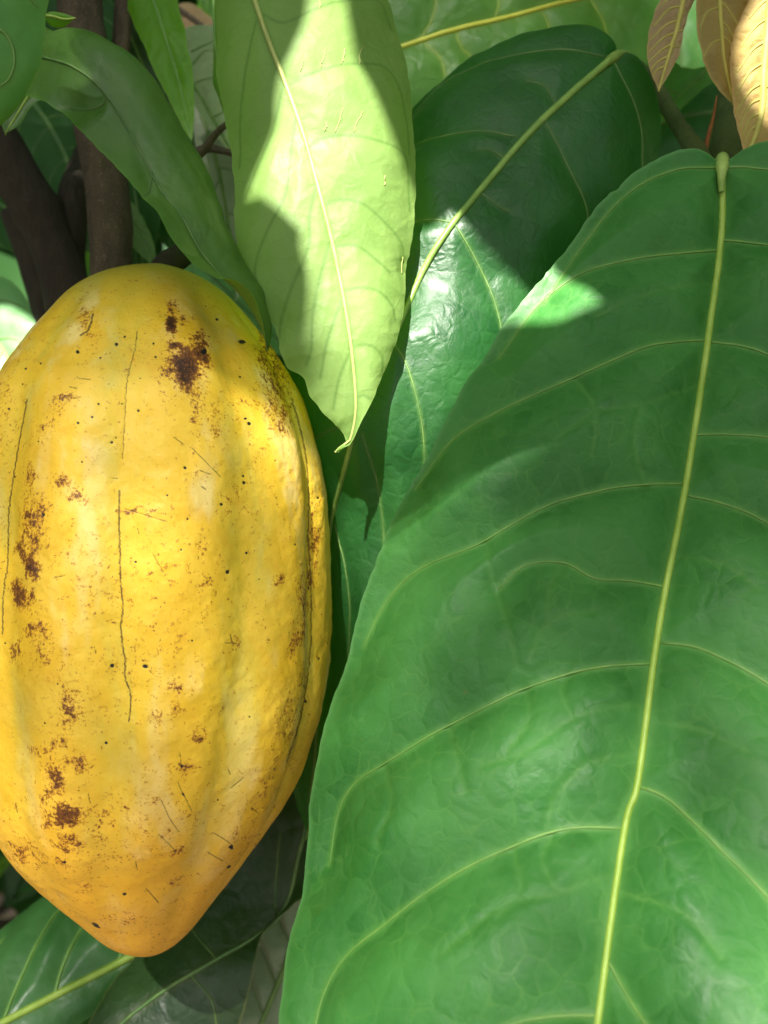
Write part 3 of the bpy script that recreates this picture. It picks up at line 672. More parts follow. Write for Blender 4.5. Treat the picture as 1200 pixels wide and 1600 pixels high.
# ------------------------------------------------------------------ the pale leaf hanging in the middle
leaf('cacao_leaf',
     mid=[(360, -150, 0.2620), (383, -50, 0.2576), (418, 58, 0.2528), (449, 138, 0.2503), (476, 215, 0.2478), (500, 303, 0.2460), (524, 400, 0.2447), (541, 490, 0.2437), (552, 570, 0.2442), (556, 640, 0.2461), (547, 686, 0.2481), (538, 695, 0.2487), (524, 706, 0.2461)],
     left=[(360, -150, 0.2620), (330, -100, 0.2638), (338, -20, 0.2662), (342, 60, 0.2657), (343, 110, 0.2635), (348, 150, 0.2618), (357, 225, 0.2584), (368, 300, 0.2541), (372, 380, 0.2506), (378, 432, 0.2483), (398, 478, 0.2462), (428, 512, 0.2458), (438, 550, 0.2451), (450, 575, 0.2460), (474, 590, 0.2453), (484, 618, 0.2461), (505, 645, 0.2468), (535, 672, 0.2487), (540, 692, 0.2488), (524, 706, 0.2461)],
     right=[(360, -150, 0.2620), (480, -160, 0.2664), (570, -80, 0.2708), (602, 0, 0.2693), (622, 60, 0.2667), (640, 140, 0.2632), (649, 225, 0.2604), (647, 320, 0.2573), (641, 400, 0.2547), (628, 500, 0.2502), (612, 555, 0.2479), (590, 608, 0.2466), (568, 655, 0.2464), (552, 688, 0.2479), (542, 698, 0.2485), (524, 706, 0.2461)],
     veins=[[(402, 20), (440, 38), (490, 15), (545, 0), (590, 5), (610, 50)],
            [(450, 136), (480, 120), (520, 106), (560, 100), (600, 106), (622, 135), (636, 190), (640, 240)],
            [(477, 230), (505, 215), (540, 210), (590, 222), (632, 243), (638, 300), (640, 330)],
            [(502, 325), (525, 312), (552, 312), (585, 330), (628, 378), (631, 420)],
            [(520, 385), (560, 385), (610, 425)],
            [(532, 456), (562, 450), (590, 456), (612, 478), (617, 500)],
            [(545, 545), (566, 539), (585, 544), (597, 560), (597, 582)],
            [(556, 622), (568, 618), (580, 625)],
            [(404, 35), (385, 110), (374, 190), (372, 260)], [(445, 130), (423, 200), (400, 260), (383, 310)],
            [(462, 180), (452, 240), (447, 300), (420, 360), (402, 400), (398, 430), (410, 458)], [(494, 290), (484, 340), (482, 385), (458, 440), (440, 495), (436, 530)],
            [(515, 380), (500, 430), (488, 490), (486, 545), (478, 570)], [(533, 470), (512, 530), (500, 590)], [(547, 550), (530, 590), (520, 640)]],
     mat='hang', geoveins=False, scratches=[[(500, 108), (503, 94), (507, 80)], [(533, 103), (536, 90), (539, 80)], [(525, 206), (529, 190), (536, 172)], [(553, 208), (558, 192), (566, 177)], [(499, 16), (500, 6), (503, -4)], [(600, 291), (600, 274)], [(508, 205), (511, 192)], [(468, 115), (472, 102)], [(560, 100), (567, 70)], [(631, 400), (630, 425)]], label='pale green leaf hanging tip down in the centre, half sunlit, showing its underside', nu=300, nv=150, bl=.10, br=.12,
     rmat='rib_pale', rw=(.0005, .0003), vmat='vein_h', vw=(.00022, .0001), quilt=.0007, qw=.004, und=.0010, veinw=.00042, edgew=.0004, up=1, ripple=.0012, seed=21)

# ------------------------------------------------------------------ the arched leaf over the pod
leaf('cacao_leaf',
     mid=[(28, 78, .262), (70, 92, .252), (112, 106, .246), (160, 142, .241), (205, 205, .238), (240, 265, .236), (280, 330, .234), (320, 395, .234), (355, 438, .235), (385, 470, .236), (405, 505, .239), (418, 548, .245)],
     left=[(28, 78, .262), (50, 52, .266), (90, 66, .262), (130, 60, .258), (158, 72, .255), (200, 108, .253), (245, 165, .252), (285, 222, .252), (318, 280, .252), (345, 340, .252), (366, 395, .252), (385, 440, .252), (402, 480, .252), (414, 520, .250), (418, 548, .245)],
     right=[(28, 78, .262), (20, 110, .262), (40, 148, .256), (80, 165, .250), (122, 197, .244), (160, 236, .238), (200, 284, .234), (240, 330, .231), (270, 385, .229), (300, 425, .228), (335, 446, .227), (362, 452, .225), (385, 470, .227), (405, 505, .236), (418, 548, .245)],
     veins=[[(165, 150), (160, 165), (140, 173), (110, 170)], [(240, 262), (232, 295), (222, 305)]],
     minor=[[(120, 108), (160, 125), (205, 165), (250, 235)], [(205, 205), (250, 250), (290, 320), (315, 380)], [(240, 262), (280, 300), (320, 370), (345, 420)], [(205, 210), (215, 250), (240, 300), (275, 350)], [(285, 335), (300, 365), (318, 400)], [(290, 250), (320, 310), (350, 400)], [(270, 240), (300, 300), (335, 400)]],
     mat='arch', label='dark green leaf arching down from the upper left over the top of the pod', nu=180, nv=80, bl=.14, br=-.06,
     rmat='vein_d', rw=(.0002, .0002), vmat='vein_d', vw=(.0002, .0001), quilt=.0020, qw=.003, und=.0020, edgew=.0005, seed=33)

# ------------------------------------------------------------------ leaves at the left edge
leaf('cacao_leaf', mid=[(-60, -140, .200), (-50, -40, .202), (-35, 60, .204), (-30, 140, .206), (-25, 240, .212)],
     left=[(-60, -140, .200), (40, -140, .205), (78, -50, .207), (74, 20, .208), (69, 70, .209), (56, 118, .210), (30, 160, .211), (-5, 195, .212), (-25, 240, .212)],
     right=[(-60, -140, .200), (-160, -120, .205), (-190, 0, .208), (-170, 120, .210), (-110, 200, .211), (-25, 240, .212)],
     veins=[[(-35, 50), (0, 48), (18, 70), (22, 100), (12, 125), (-10, 140)], [(-40, -20), (20, -20), (60, 10)]],
     mat='mid', label='smooth mid-green leaf cut by the top left corner of the frame', nu=80, nv=60, bl=.1, br=.1, seed=41)
leaf('cacao_leaf', mid=[(75, 110, .285), (48, 150, .28), (25, 185, .278), (8, 210, .277)],
     left=[(75, 110, .285), (72, 150, .28), (52, 168, .279), (32, 195, .278), (8, 210, .277)],
     right=[(75, 110, .285), (30, 130, .28), (4, 160, .279), (3, 190, .278), (8, 210, .277)],
     mat='arch', label='small shaded leaf tip poking out below the top left corner leaf', nu=30, nv=20, bl=.1, br=.1, seed=42, rw=(.0004, .0002))
leaf('leaf_bud', mid=[(68, 24, .262), (85, 26, .262), (102, 30, .262), (118, 28, .262)],
     left=[(68, 24, .262), (80, 19, .262), (98, 21, .262), (118, 28, .262)],
     right=[(68, 24, .262), (80, 40, .264), (100, 41, .264), (118, 28, .262)],
     mat='lime', label='tiny bright green bud leaf in front of the thick stem', cat='bud', nu=24, nv=16, bl=.2, br=.2, seed=43, rw=(.0003, .0002))
leaf('cacao_leaf', mid=[(-160, 420, .42), (-70, 480, .41), (0, 540, .405), (30, 600, .40)],
     left=[(-160, 420, .42), (-60, 418, .42), (8, 434, .415), (44, 472, .41), (60, 515, .405), (30, 600, .40)],
     right=[(-160, 420, .42), (-180, 520, .42), (-100, 620, .41), (-20, 650, .40), (30, 600, .40)],
     mat='mint', label='bright mint leaf left of the pod, its lower half in full sun', nu=60, nv=50, bl=.08, br=.08, seed=44, autoveins=3, vmat='vein_h', vw=(.0004, .0002))
# below the pod
leaf('cacao_leaf', mid=[(232, 1478, .338), (200, 1497, .335), (100, 1548, .325), (0, 1600, .315), (-120, 1665, .305), (-260, 1740, .30)],
     left=[(232, 1478, .338), (262, 1430, .35), (215, 1390, .36), (150, 1385, .362), (90, 1398, .36), (40, 1432, .355), (0, 1462, .348), (-60, 1510, .335), (-160, 1600, .32), (-260, 1740, .30)],
     right=[(232, 1478, .338), (205, 1510, .335), (178, 1540, .332), (150, 1578, .328), (110, 1606, .324), (50, 1660, .318), (-60, 1730, .31), (-260, 1740, .30)],
     veins=[[(85, 1556), (98, 1510), (125, 1455), (160, 1410), (190, 1395)], [(5, 1598), (22, 1550), (55, 1480), (85, 1430), (110, 1405)], [(185, 1503), (192, 1485), (215, 1440)], [(-80, 1640), (-70, 1580), (-30, 1510), (5, 1470)]],
     mat='low', label='green leaf with a broad pale midrib at the bottom left below the pod', nu=120, nv=80, bl=.12, br=.12, seed=45,
     rmat='rib', rw=(.0004, .0011), vmat='vein', vw=(.0007, .0004), quilt=.0035, qw=.007)
leaf('cacao_leaf', mid=[(500, 1180, .33), (470, 1330, .325), (430, 1440, .322), (340, 1500, .318), (240, 1560, .314), (150, 1640, .31), (60, 1760, .305)],
     left=[(500, 1180, .33), (400, 1190, .345), (300, 1300, .35), (240, 1440, .345), (215, 1492, .335), (180, 1530, .325), (150, 1580, .318), (110, 1660, .31), (60, 1760, .305)],
     right=[(500, 1180, .33), (520, 1280, .322), (492, 1380, .318), (455, 1415, .316), (425, 1438, .315), (408, 1470, .314), (395, 1530, .312), (370, 1610, .31), (280, 1720, .305), (60, 1760, .305)],
     veins=[[(340, 1500), (300, 1450), (280, 1400)], [(430, 1440), (430, 1380), (440, 1300)], [(300, 1525), (330, 1560), (340, 1610)]],
     mat='olive', label='dark old leaf with reddish blemishes under the tip of the pod', nu=110, nv=70, bl=.06, br=.06, seed=46, rmat='vein_d', rw=(.0007, .0003), vmat='vein_d', vw=(.0003, .0002))
leaf('cacao_leaf', mid=[(492, 1350, .375), (470, 1440, .372), (445, 1510, .37), (412, 1590, .366), (370, 1700, .36)],
     left=[(492, 1350, .375), (455, 1395, .38), (410, 1440, .385), (385, 1500, .385), (362, 1570, .38), (340, 1640, .372), (370, 1700, .36)],
     right=[(492, 1350, .375), (530, 1400, .38), (540, 1480, .382), (520, 1560, .38), (480, 1640, .37), (370, 1700, .36)],
     veins=[[(455, 1480), (440, 1450), (432, 1428)], [(432, 1545), (418, 1510), (405, 1480)], [(412, 1590), (398, 1555), (388, 1520)], [(440, 1520), (470, 1525), (505, 1510)], [(462, 1460), (485, 1455), (510, 1430)]],
     mat='grey', label='grey-green puckered leaf at the bottom, left of the largest leaf', nu=90, nv=60, bl=.06, br=.06, seed=47, rmat='vein_h', rw=(.0010, .0006), vmat='vein_h', vw=(.0003, .0002), quilt=.006, qw=.0045)

# ------------------------------------------------------------------ upper left, behind
leaf('cacao_leaf', mid=[(215, -70, .345), (240, 0, .342), (262, 70, .338), (283, 140, .336), (300, 222, .334)],
     left=[(215, -70, .345), (262, -60, .345), (280, 10, .342), (294, 70, .338), (302, 120, .336), (303, 175, .335), (300, 222, .334)],
     right=[(215, -70, .345), (190, -30, .345), (205, 25, .342), (228, 80, .338), (255, 140, .336), (280, 190, .335), (300, 222, .334)],
     mat='lime', label='narrow bright lime leaf glowing with light from behind, left of the hanging leaf', nu=60, nv=30, bl=.08, br=.08, seed=51, rmat='vein', rw=(.0004, .0002), autoveins=3, geoveins=False)
leaf('cacao_leaf', mid=[(180, -20, .36), (205, 60, .357), (235, 130, .353), (270, 190, .350), (312, 252, .345)],
     left=[(180, -20, 0.359), (240, 20, 0.364), (262, 90, 0.361), (290, 160, 0.356), (312, 252, 0.346)],
     right=[(180, -20, 0.359), (190, 60, 0.356), (205, 110, 0.352), (245, 180, 0.349), (312, 252, 0.346)],
     mat='dusk', label='thin greyish leaf between the lime leaf and the arched leaf', nu=60, nv=30, bl=.1, br=.1, seed=52, rmat='vein_h', rw=(.0005, .0002), autoveins=4, geoveins=False)
leaf('cacao_leaf', mid=[(260, 60, .395), (315, 155, .39), (350, 215, .385), (400, 290, .38)],
     left=[(260, 60, .395), (310, 45, .40), (370, 60, .40), (420, 160, .395), (400, 290, .38)],
     right=[(260, 60, .395), (278, 130, .39), (300, 165, .388), (340, 215, .385), (400, 290, .38)],
     veins=[[(298, 80), (320, 70), (345, 60)], [(296, 135), (320, 123), (350, 118)], [(300, 100), (318, 80), (335, 78)], [(330, 185), (350, 175), (370, 150)]],
     mat='pale', label='pale sunlit leaf underside between the lime leaf and the hanging leaf', nu=60, nv=40, bl=.06, br=.04, seed=53, rmat='vein_h', rw=(.0007, .0003), vmat='vein_h', quilt=.002)
leaf('cacao_leaf', mid=[(305, 150, .43), (335, 240, .425), (352, 320, .42), (362, 400, .41), (368, 470, .40)],
     left=[(305, 150, .43), (400, 200, .43), (440, 300, .425), (430, 400, .41), (368, 470, .40)],
     right=[(305, 150, .43), (285, 230, .43), (290, 300, .425), (320, 360, .42), (345, 348, .41), (368, 470, .40)],
     mat='grey', label='dull green leaf underside in shade below the forked twig', nu=60, nv=40, bl=.05, br=.05, seed=54, rmat='vein_h', rw=(.0007, .0003), autoveins=4, vw=(.0003, .0002), vmat='vein_d')
leaf('cacao_leaf', mid=[(270, 10, .47), (300, 30, .465), (335, 55, .46), (365, 75, .455)],
     left=[(270, 10, .47), (300, 10, .47), (330, 30, .465), (352, 55, .46), (365, 75, .455)],
     right=[(270, 10, .47), (275, 40, .47), (300, 55, .465), (330, 65, .46), (365, 75, .455)],
     mat='young_b', label='brownish drooping leaf with a pinkish rib near the top, above the pale underside', nu=40, nv=20, bl=.1, br=.1, seed=55, rmat='bark', rw=(.0012, .0006))
leaf('cacao_leaf', mid=[(330, -60, .30), (335, 20, .30), (340, 90, .30), (350, 150, .30), (372, 250, .30)],
     left=[(330, -60, .30), (352, 0, .298), (362, 90, .298), (370, 160, .298), (372, 250, .30)],
     right=[(330, -60, .30), (338, 0, .302), (337, 60, .302), (335, 125, .302), (345, 155, .302), (372, 250, .30)],
     mat='top', label='leaf sliver with a yellowed edge along the left side of the hanging leaf', nu=40, nv=20, bl=.1, br=.1, seed=56, rmat='vein', rw=(.0004, .0002))
r_, _, _ = leaf('seedling_leaf', mid=[(-70, 1372, .95), (-30, 1358, .94), (22, 1344, .93)], left=[(-70, 1372, .95), (-25, 1325, .94), (22, 1344, .93)], right=[(-70, 1372, .95), (-20, 1385, .93), (22, 1344, .93)],
     mat='lime', label='bright green seedling leaf over the soil, left of the pod tip', nu=24, nv=16, bl=.1, br=.1, seed=58, rw=(.0008, .0004))
# dark understorey leaves closing the gaps on the left
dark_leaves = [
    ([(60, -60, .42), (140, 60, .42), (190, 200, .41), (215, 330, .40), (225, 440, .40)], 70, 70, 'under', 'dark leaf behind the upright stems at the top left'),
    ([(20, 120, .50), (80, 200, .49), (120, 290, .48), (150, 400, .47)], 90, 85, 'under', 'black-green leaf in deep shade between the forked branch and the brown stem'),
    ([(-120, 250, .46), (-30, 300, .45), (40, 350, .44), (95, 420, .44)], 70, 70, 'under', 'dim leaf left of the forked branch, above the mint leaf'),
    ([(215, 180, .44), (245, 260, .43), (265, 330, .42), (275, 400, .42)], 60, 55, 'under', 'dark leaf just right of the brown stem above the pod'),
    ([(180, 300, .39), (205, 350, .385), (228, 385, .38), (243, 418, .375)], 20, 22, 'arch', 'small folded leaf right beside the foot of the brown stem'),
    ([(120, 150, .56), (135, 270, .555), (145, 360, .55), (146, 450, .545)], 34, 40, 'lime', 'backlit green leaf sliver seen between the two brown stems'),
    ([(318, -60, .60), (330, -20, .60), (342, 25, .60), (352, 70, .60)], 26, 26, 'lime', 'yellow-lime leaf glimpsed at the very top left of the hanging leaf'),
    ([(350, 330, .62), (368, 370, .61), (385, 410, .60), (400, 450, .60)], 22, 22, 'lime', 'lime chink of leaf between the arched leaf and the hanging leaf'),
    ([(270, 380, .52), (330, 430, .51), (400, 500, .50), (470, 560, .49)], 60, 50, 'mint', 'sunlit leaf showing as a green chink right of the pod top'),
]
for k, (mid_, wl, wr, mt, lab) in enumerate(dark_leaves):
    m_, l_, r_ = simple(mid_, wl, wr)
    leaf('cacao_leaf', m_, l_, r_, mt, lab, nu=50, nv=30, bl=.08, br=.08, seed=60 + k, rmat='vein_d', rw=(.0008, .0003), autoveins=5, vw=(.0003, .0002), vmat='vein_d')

# ------------------------------------------------------------------ top and upper right
leaf('cacao_leaf', mid=[(480, 130, .345), (560, 95, .345), (632, 72, .345), (700, 50, .345), (800, 26, .347), (900, 0, .35), (1050, -40, .36), (1200, -90, .37)],
     left=[(480, 130, .345), (540, 20, .35), (620, -80, .355), (760, -180, .36), (920, -200, .365), (1080, -160, .37), (1200, -90, .37)],
     right=[(480, 130, .345), (520, 230, .35), (640, 300, .355), (800, 290, .36), (940, 230, .362), (1010, 160, .362), (1060, 90, .362), (1120, 0, .365), (1200, -90, .37)],
     veins=[[(652, 68), (675, 30), (682, -10), (680, -60)], [(772, 33), (780, 0), (778, -60)], [(712, 52), (722, 75), (740, 95), (760, 150)], [(845, 15), (855, 38), (862, 70), (860, 120)], [(660, 65), (690, 95), (700, 150)], [(920, -5), (945, 40), (950, 90), (940, 150)]],
     mat='top', label='broad bright green leaf across the top with a yellow midrib', nu=150, nv=90, bl=.06, br=.10, seed=71, rmat='yel', rw=(.0005, .0006), vmat='rib', vw=(.00022, .0001), quilt=.0022, qw=.006)
leaf('cacao_leaf', mid=[(1090, -120, .36), (1075, -50, .357), (1060, 20, .355), (1066, 105, .352)],
     left=[(1090, -120, .36), (1160, -60, .36), (1165, 20, .357), (1130, 85, .355), (1105, 102, .353), (1085, 106, .352), (1066, 105, .352)],
     right=[(1090, -120, .36), (1000, -80, .36), (972, -20, .358), (980, 15, .356), (1012, 54, .354), (1030, 75, .353), (1066, 105, .352)],
     mat='mid', label='dull green leaf hanging behind the small bronze young leaf', nu=60, nv=50, bl=.08, br=.08, seed=72, autoveins=4, vmat='vein', geoveins=False, rmat='vein_d', rw=(.0005, .0003))
leaf('cacao_leaf', mid=[(1180, 20, .40), (1110, 100, .395), (1050, 160, .39), (960, 240, .385)],
     left=[(1180, 20, .40), (1080, 30, .40), (1000, 90, .395), (930, 170, .39), (960, 240, .385)],
     right=[(1180, 20, .40), (1165, 100, .397), (1113, 128, .393), (1075, 160, .39), (1050, 182, .388), (960, 240, .385)],
     mat='mid', label='green leaf lying behind, just below the bronze young leaf', nu=60, nv=50, bl=.05, br=.05, seed=73, autoveins=4, vmat='vein', rmat='vein', rw=(.0006, .0003), vw=(.0003, .0002))
leaf('cacao_leaf', mid=[(1300, 130, .43), (1200, 155, .425), (1125, 172, .42), (1070, 182, .418), (960, 215, .415)],
     left=[(1300, 130, .43), (1200, 60, .44), (1100, 70, .435), (1000, 130, .43), (960, 215, .415)],
     right=[(1300, 130, .43), (1260, 260, .43), (1160, 330, .425), (1040, 320, .42), (960, 215, .415)],
     mat='dark', label='dark bluish leaf in the gap behind the petiole at the upper right', nu=60, nv=50, bl=.08, br=.06, seed=74, rmat='vein_d', rw=(.0006, .0003), autoveins=3, geoveins=False)
leaf('young_leaf', mid=[(1082, -60, .272), (1068, 0, .270), (1056, 50, .269), (1044, 90, .268), (1029, 142, .268)],
     left=[(1082, -60, .272), (1098, -30, .272), (1082, 5, .271), (1070, 40, .270), (1060, 85, .269), (1046, 115, .268), (1029, 142, .268)],
     right=[(1082, -60, .272), (1048, -30, .272), (1028, 10, .271), (1014, 50, .270), (1010, 90, .269), (1016, 115, .268), (1029, 142, .268)],
     veins=[[(1064, 10), (1045, 15), (1022, 40)], [(1060, 32), (1040, 40), (1016, 62)], [(1054, 52), (1036, 60), (1013, 82)], [(1049, 70), (1032, 80), (1013, 98)], [(1044, 88), (1028, 97), (1016, 110)], [(1038, 104), (1026, 110), (1020, 120)],
            [(1070, -12), (1055, -10), (1034, 8)], [(1062, 22), (1072, 20)], [(1055, 50), (1066, 48)], [(1047, 75), (1060, 72)]],
     mat='young_b', label='small bronze young leaf hanging at the top, left of the two larger orange ones', cat='young leaf', group=None, nu=80, nv=40, bl=.12, br=.12, seed=75,
     rmat='vein_y', rw=(.0007, .0003), vmat='vein_y', vw=(.0003, .00015), quilt=.0012, qw=.0018)
leaf('young_leaf', mid=[(1130, -70, .266), (1125, 0, .266), (1128, 50, .265), (1132, 100, .265), (1146, 164, .264)],
     left=[(1130, -70, .266), (1180, -30, .268), (1185, 30, .268), (1170, 90, .267), (1160, 130, .266), (1146, 164, .264)],
     right=[(1130, -70, .266), (1096, -40, .268), (1088, 10, .268), (1090, 60, .267), (1105, 115, .266), (1122, 142, .265), (1146, 164, .264)],
     veins=[[(1126, 30), (1140, 45), (1152, 70)], [(1129, 55), (1140, 65), (1150, 85)], [(1126, 10), (1105, 20), (1094, 45)], [(1129, 60), (1112, 68), (1100, 88)], [(1125, 0), (1140, 15), (1158, 45)]],
     mat='young_o', label='olive orange young leaf with a dark spot, middle one of the three young leaves', cat='young leaf', nu=70, nv=40, bl=.10, br=.10, seed=76,
     rmat='vein_y', rw=(.0005, .0003), vmat='vein_y', vw=(.00022, .00012), quilt=.0008, qw=.0018)
leaf('young_leaf', mid=[(1215, -110, .262), (1205, -20, .260), (1199, 50, .259), (1194, 120, .258), (1190, 180, .257), (1166, 252, .256)],
     left=[(1215, -110, .262), (1270, -60, .264), (1285, 30, .264), (1270, 120, .262), (1230, 200, .260), (1166, 252, .256)],
     right=[(1215, -110, .262), (1182, -50, .263), (1168, 5, .262), (1150, 50, .261), (1140, 100, .260), (1144, 160, .259), (1152, 200, .258), (1160, 232, .257), (1166, 252, .256)],
     veins=[[(1198, 30), (1178, 45), (1158, 72)], [(1197, 64), (1176, 78), (1152, 112)], [(1195, 96), (1172, 112), (1150, 148)], [(1193, 128), (1172, 142), (1150, 175)], [(1191, 152), (1172, 164), (1155, 200)], [(1190, 175), (1172, 185), (1160, 212)], [(1188, 195), (1174, 202), (1164, 222)],
            [(1202, 0), (1190, 8), (1170, 30)], [(1199, 40), (1215, 50), (1240, 90)], [(1195, 90), (1215, 105)], [(1192, 130), (1210, 140)]],
     mat='young', label='largest orange-pink young leaf at the top right edge', cat='young leaf', nu=100, nv=50, bl=.10, br=.10, seed=77,
     rmat='vein_y', rw=(.0009, .0006), vmat='vein_y', vw=(.00035, .00015), quilt=.0014, qw=.0022)

# ------------------------------------------------------------------ stems, petioles, twigs
def stem(name, pts, mat, label, cat='stem', bumps=(), seed=0, seg=20, n=70, group=None):
    """pts: (px, py, depth, half width px)"""
    P = spline(pts, n); W = at(P[:, :3]); R = P[:, 3] / FPX * P[:, 2]
    for (y, k, wd) in bumps: R = R * (1 + k * np.exp(-((P[:, 1] - y) / wd) ** 2))
    V, F, caps = tube_arrays(W, R, seg)
    m = n * seg; Nn = V[:m] - np.repeat(W, seg, 0); Nn /= np.linalg.norm(Nn, axis=1)[:, None]
    V[:m] += Nn * (fbm(V[:m] * np.array([1, 1, .4]), 160, 3, seed) * R.mean() * .05)[:, None]
    return tag(mesh_obj(name, V[:m], F, M[mat], None, None, W[0]), label, cat, group)
stem('cacao_branch', [(100, -160, .335, 36), (118, -60, .333, 35), (128, 40, .331, 34), (146, 160, .330, 33), (160, 260, .330, 33), (172, 350, .330, 33), (175, 430, .330, 33), (180, 560, .335, 35), (190, 900, .35, 40), (210, 1500, .42, 50), (230, 2100, .6, 60)],
     'bark', 'thick brown stem, sunlit at the top, running down behind the pod', bumps=((345, .12, 14), (60, .06, 20)), seed=3)
stem('cacao_branch', [(205, -120, .345, 14), (196, -20, .345, 14), (190, 60, .344, 14), (182, 150, .344, 13), (160, 260, .350, 14)],
     'bark', 'slender brown stem right beside the thick one at the top', seed=4)
b1 = stem('forked_branch', [(-80, 120, .35, 40), (-10, 215, .352, 38), (20, 270, .355, 38), (60, 335, .358, 35), (88, 400, .360, 36), (110, 480, .362, 38), (130, 620, .365, 40), (150, 1000, .38, 40)],
          'bark_d', 'dark forked branch in shade at the upper left', cat='branch', bumps=((330, .16, 14),), seed=5)
b2 = stem('side_branch', [(140, 235, .40, 20), (118, 290, .372, 22), (112, 330, .367, 26), (104, 400, .366, 28), (112, 470, .366, 28)], 'bark_d', None, cat=None, seed=6)
b2.location = Vector(b2.location) - Vector(b1.location); b2.parent = b1
if 'label' in b2: del b2['label']
stem('cacao_branch', [(20, 330, .41, 20), (45, 400, .41, 20), (70, 480, .41, 22), (90, 600, .41, 22)], 'bark_d', 'thin shaded stem just above the mint leaf, left of the forked branch', seed=7)
stem('twig', [(302, 246, .30, 9), (320, 232, .298, 7), (335, 212, .296, 5.5), (352, 196, .294, 5), (370, 185, .293, 5)], 'twig', 'curved dark twig touching the left edge of the hanging leaf', cat='twig', seed=8, seg=10, n=30)
stem('twig', [(300, 240, .312, 7), (325, 232, .311, 7), (350, 236, .31, 5.5), (380, 245, .308, 5)], 'twig', 'short straight dark twig just below the curved one', cat='twig', seed=9, seg=10, n=30)
stem('twig', [(262, -40, .36, 6), (268, 0, .358, 5), (276, 30, .356, 3.5), (282, 50, .355, 2)], 'bark', 'pinkish twig end along the lime leaf at the top', cat='twig', seed=10, seg=8, n=20)
stem('petiole', [(955, 93, .291, 9), (975, 92, .298, 10), (1005, 115, .31, 12), (1032, 150, .312, 12), (1058, 192, .30, 12), (1078, 222, .29, 15), (1092, 250, .285, 18), (1110, 300, .28, 18)],
     'petiole', 'brown to green swollen leaf stalk left of the largest leaf base', cat='leaf stalk', seed=11, n=50)
stem('petiole', [(1150, 60, .33, 18), (1145, 150, .32, 22), (1138, 210, .31, 26), (1132, 260, .30, 28), (1128, 360, .30, 28)],
     'petiole', 'thick dark green shoot behind the base of the largest leaf', cat='leaf stalk', seed=12, n=50)
stem('stipule', [(1120, 150, .298, 1.2), (1114, 185, .297, 2.6), (1106, 215, .296, 3.6), (1100, 248, .296, 4.5)], 'orange', 'thin orange stipule between the leaf stalk and green shoot', cat='stipule', seed=13, n=30, seg=10)
stem('pulvinus', [(1130, 244, .266, 4), (1129, 247, .260, 9), (1128, 253, .2535, 11), (1128, 260, .249, 10.5), (1128, 268, .2465, 8), (1127, 284, .2462, 5.5), (1127, 300, .2462, 4)], 'joint', 'knobby yellow-green joint at the base of the largest leaf', cat='leaf joint', seed=14, n=40, seg=16)
stem('pulvinus', [(938, 107, .2805, 4), (948, 99, .2812, 6), (956, 92, .2825, 8), (966, 88, .286, 9), (978, 90, .292, 9), (992, 100, .30, 9)], 'joint', 'pale joint at the base of the dark glossy leaf', cat='leaf joint', seed=15, n=40, seg=16)
# debris
def speck(px, d, r, col, label):
    s = NT('speck'); p = s.node('ShaderNodeBsdfPrincipled'); s.link(s.mix(s.noise(900, 3), tuple(c * .6 for c in col), col), p.inputs['Base Color']); s.link(p.outputs[0], s.out.inputs['Surface'])
    a = np.linspace(0, math.pi, 9); b = np.linspace(0, 2 * math.pi, 13)[:-1]; A, B = np.meshgrid(a, b, indexing='ij')
    V = np.stack([np.sin(A) * np.cos(B), np.cos(A) * .6, np.sin(A) * np.sin(B) * .75], -1).reshape(-1, 3) * r
    V += V * (fbm(V, 1400, 2, 3) * .35)[:, None]
    tag(mesh_obj('debris_speck', V + at((px[0], px[1], d)), grid_faces(9, 12, True), s.m, None, None, at((px[0], px[1], d))), label, 'debris')
speck((664, 885), .2385, .0009, (.55, .36, .26), 'tan crumb lying on the largest leaf near its left edge')
speck((722, 921), .2345, .0007, (.62, .66, .62), 'whitish dropping on the largest leaf right of the tan crumb')
speck((798, 1375), .2, .0007, (.03, .05, .02), 'tiny dark fleck low on the largest leaf')
# ------------------------------------------------------------------ canopy: unseen leaves added above and behind the camera, shaped for their shadows
def cd(y): return .256 - (y + 50) / 860 * .022
def shade_leaf(edge_l, edge_r, T, label=None, mat='arch', seed=0):
    """edges base-to-tip, (px, py, depth) of the places their shadow reaches; the leaf hangs T metres nearer the sun"""
    n = 40; L = spline(edge_l, n); R = spline(edge_r, n); m = (L + R) / 2
    leaf('added_shade_leaf', m.tolist(), L.tolist(), R.tolist(), mat, label or 'added shade leaf hanging above and behind the camera', group='added shade leaves above the frame',
         nu=50, nv=24, bl=.02, br=.02, seed=seed, autoveins=4, geoveins=False, rmat='vein_d', rw=(.0012, .0005), trans=SUN * T, und=.0005, quilt=.0002, ribn=20)
c_, b_, a_ = .249, .264, .244
shade_leaf([(330, -330, cd(-330)), (430, -220, cd(-220)), (480, -120, cd(-120)), (487, -40, cd(-40)), (478, 50, cd(50)), (455, 110, cd(110)), (438, 140, cd(140)), (430, 190, cd(190)), (402, 240, cd(240)), (384, 270, cd(270)), (378, 296, cd(296))],
           [(330, -330, cd(-330)), (200, -250, cd(-250)), (120, -100, cd(-100)), (110, 0, cd(0)), (140, 120, cd(120)), (220, 220, cd(220)), (300, 280, cd(280)), (378, 296, cd(296))], .5, 'upper left added shade leaf above the camera, the one shading the stems', seed=101)
shade_leaf([(110, 180, .249), (200, 180, .249), (300, 225, .249), (378, 288, .248), (412, 310, .248), (442, 340, .247), (480, 378, .246)],
           [(110, 180, .249), (130, 290, .249), (210, 390, .249), (330, 420, .248), (400, 425, .246), (450, 420, .246), (480, 378, .246)], .52, 'lower left added shade leaf above the camera, the one shading the arched leaf', seed=102)
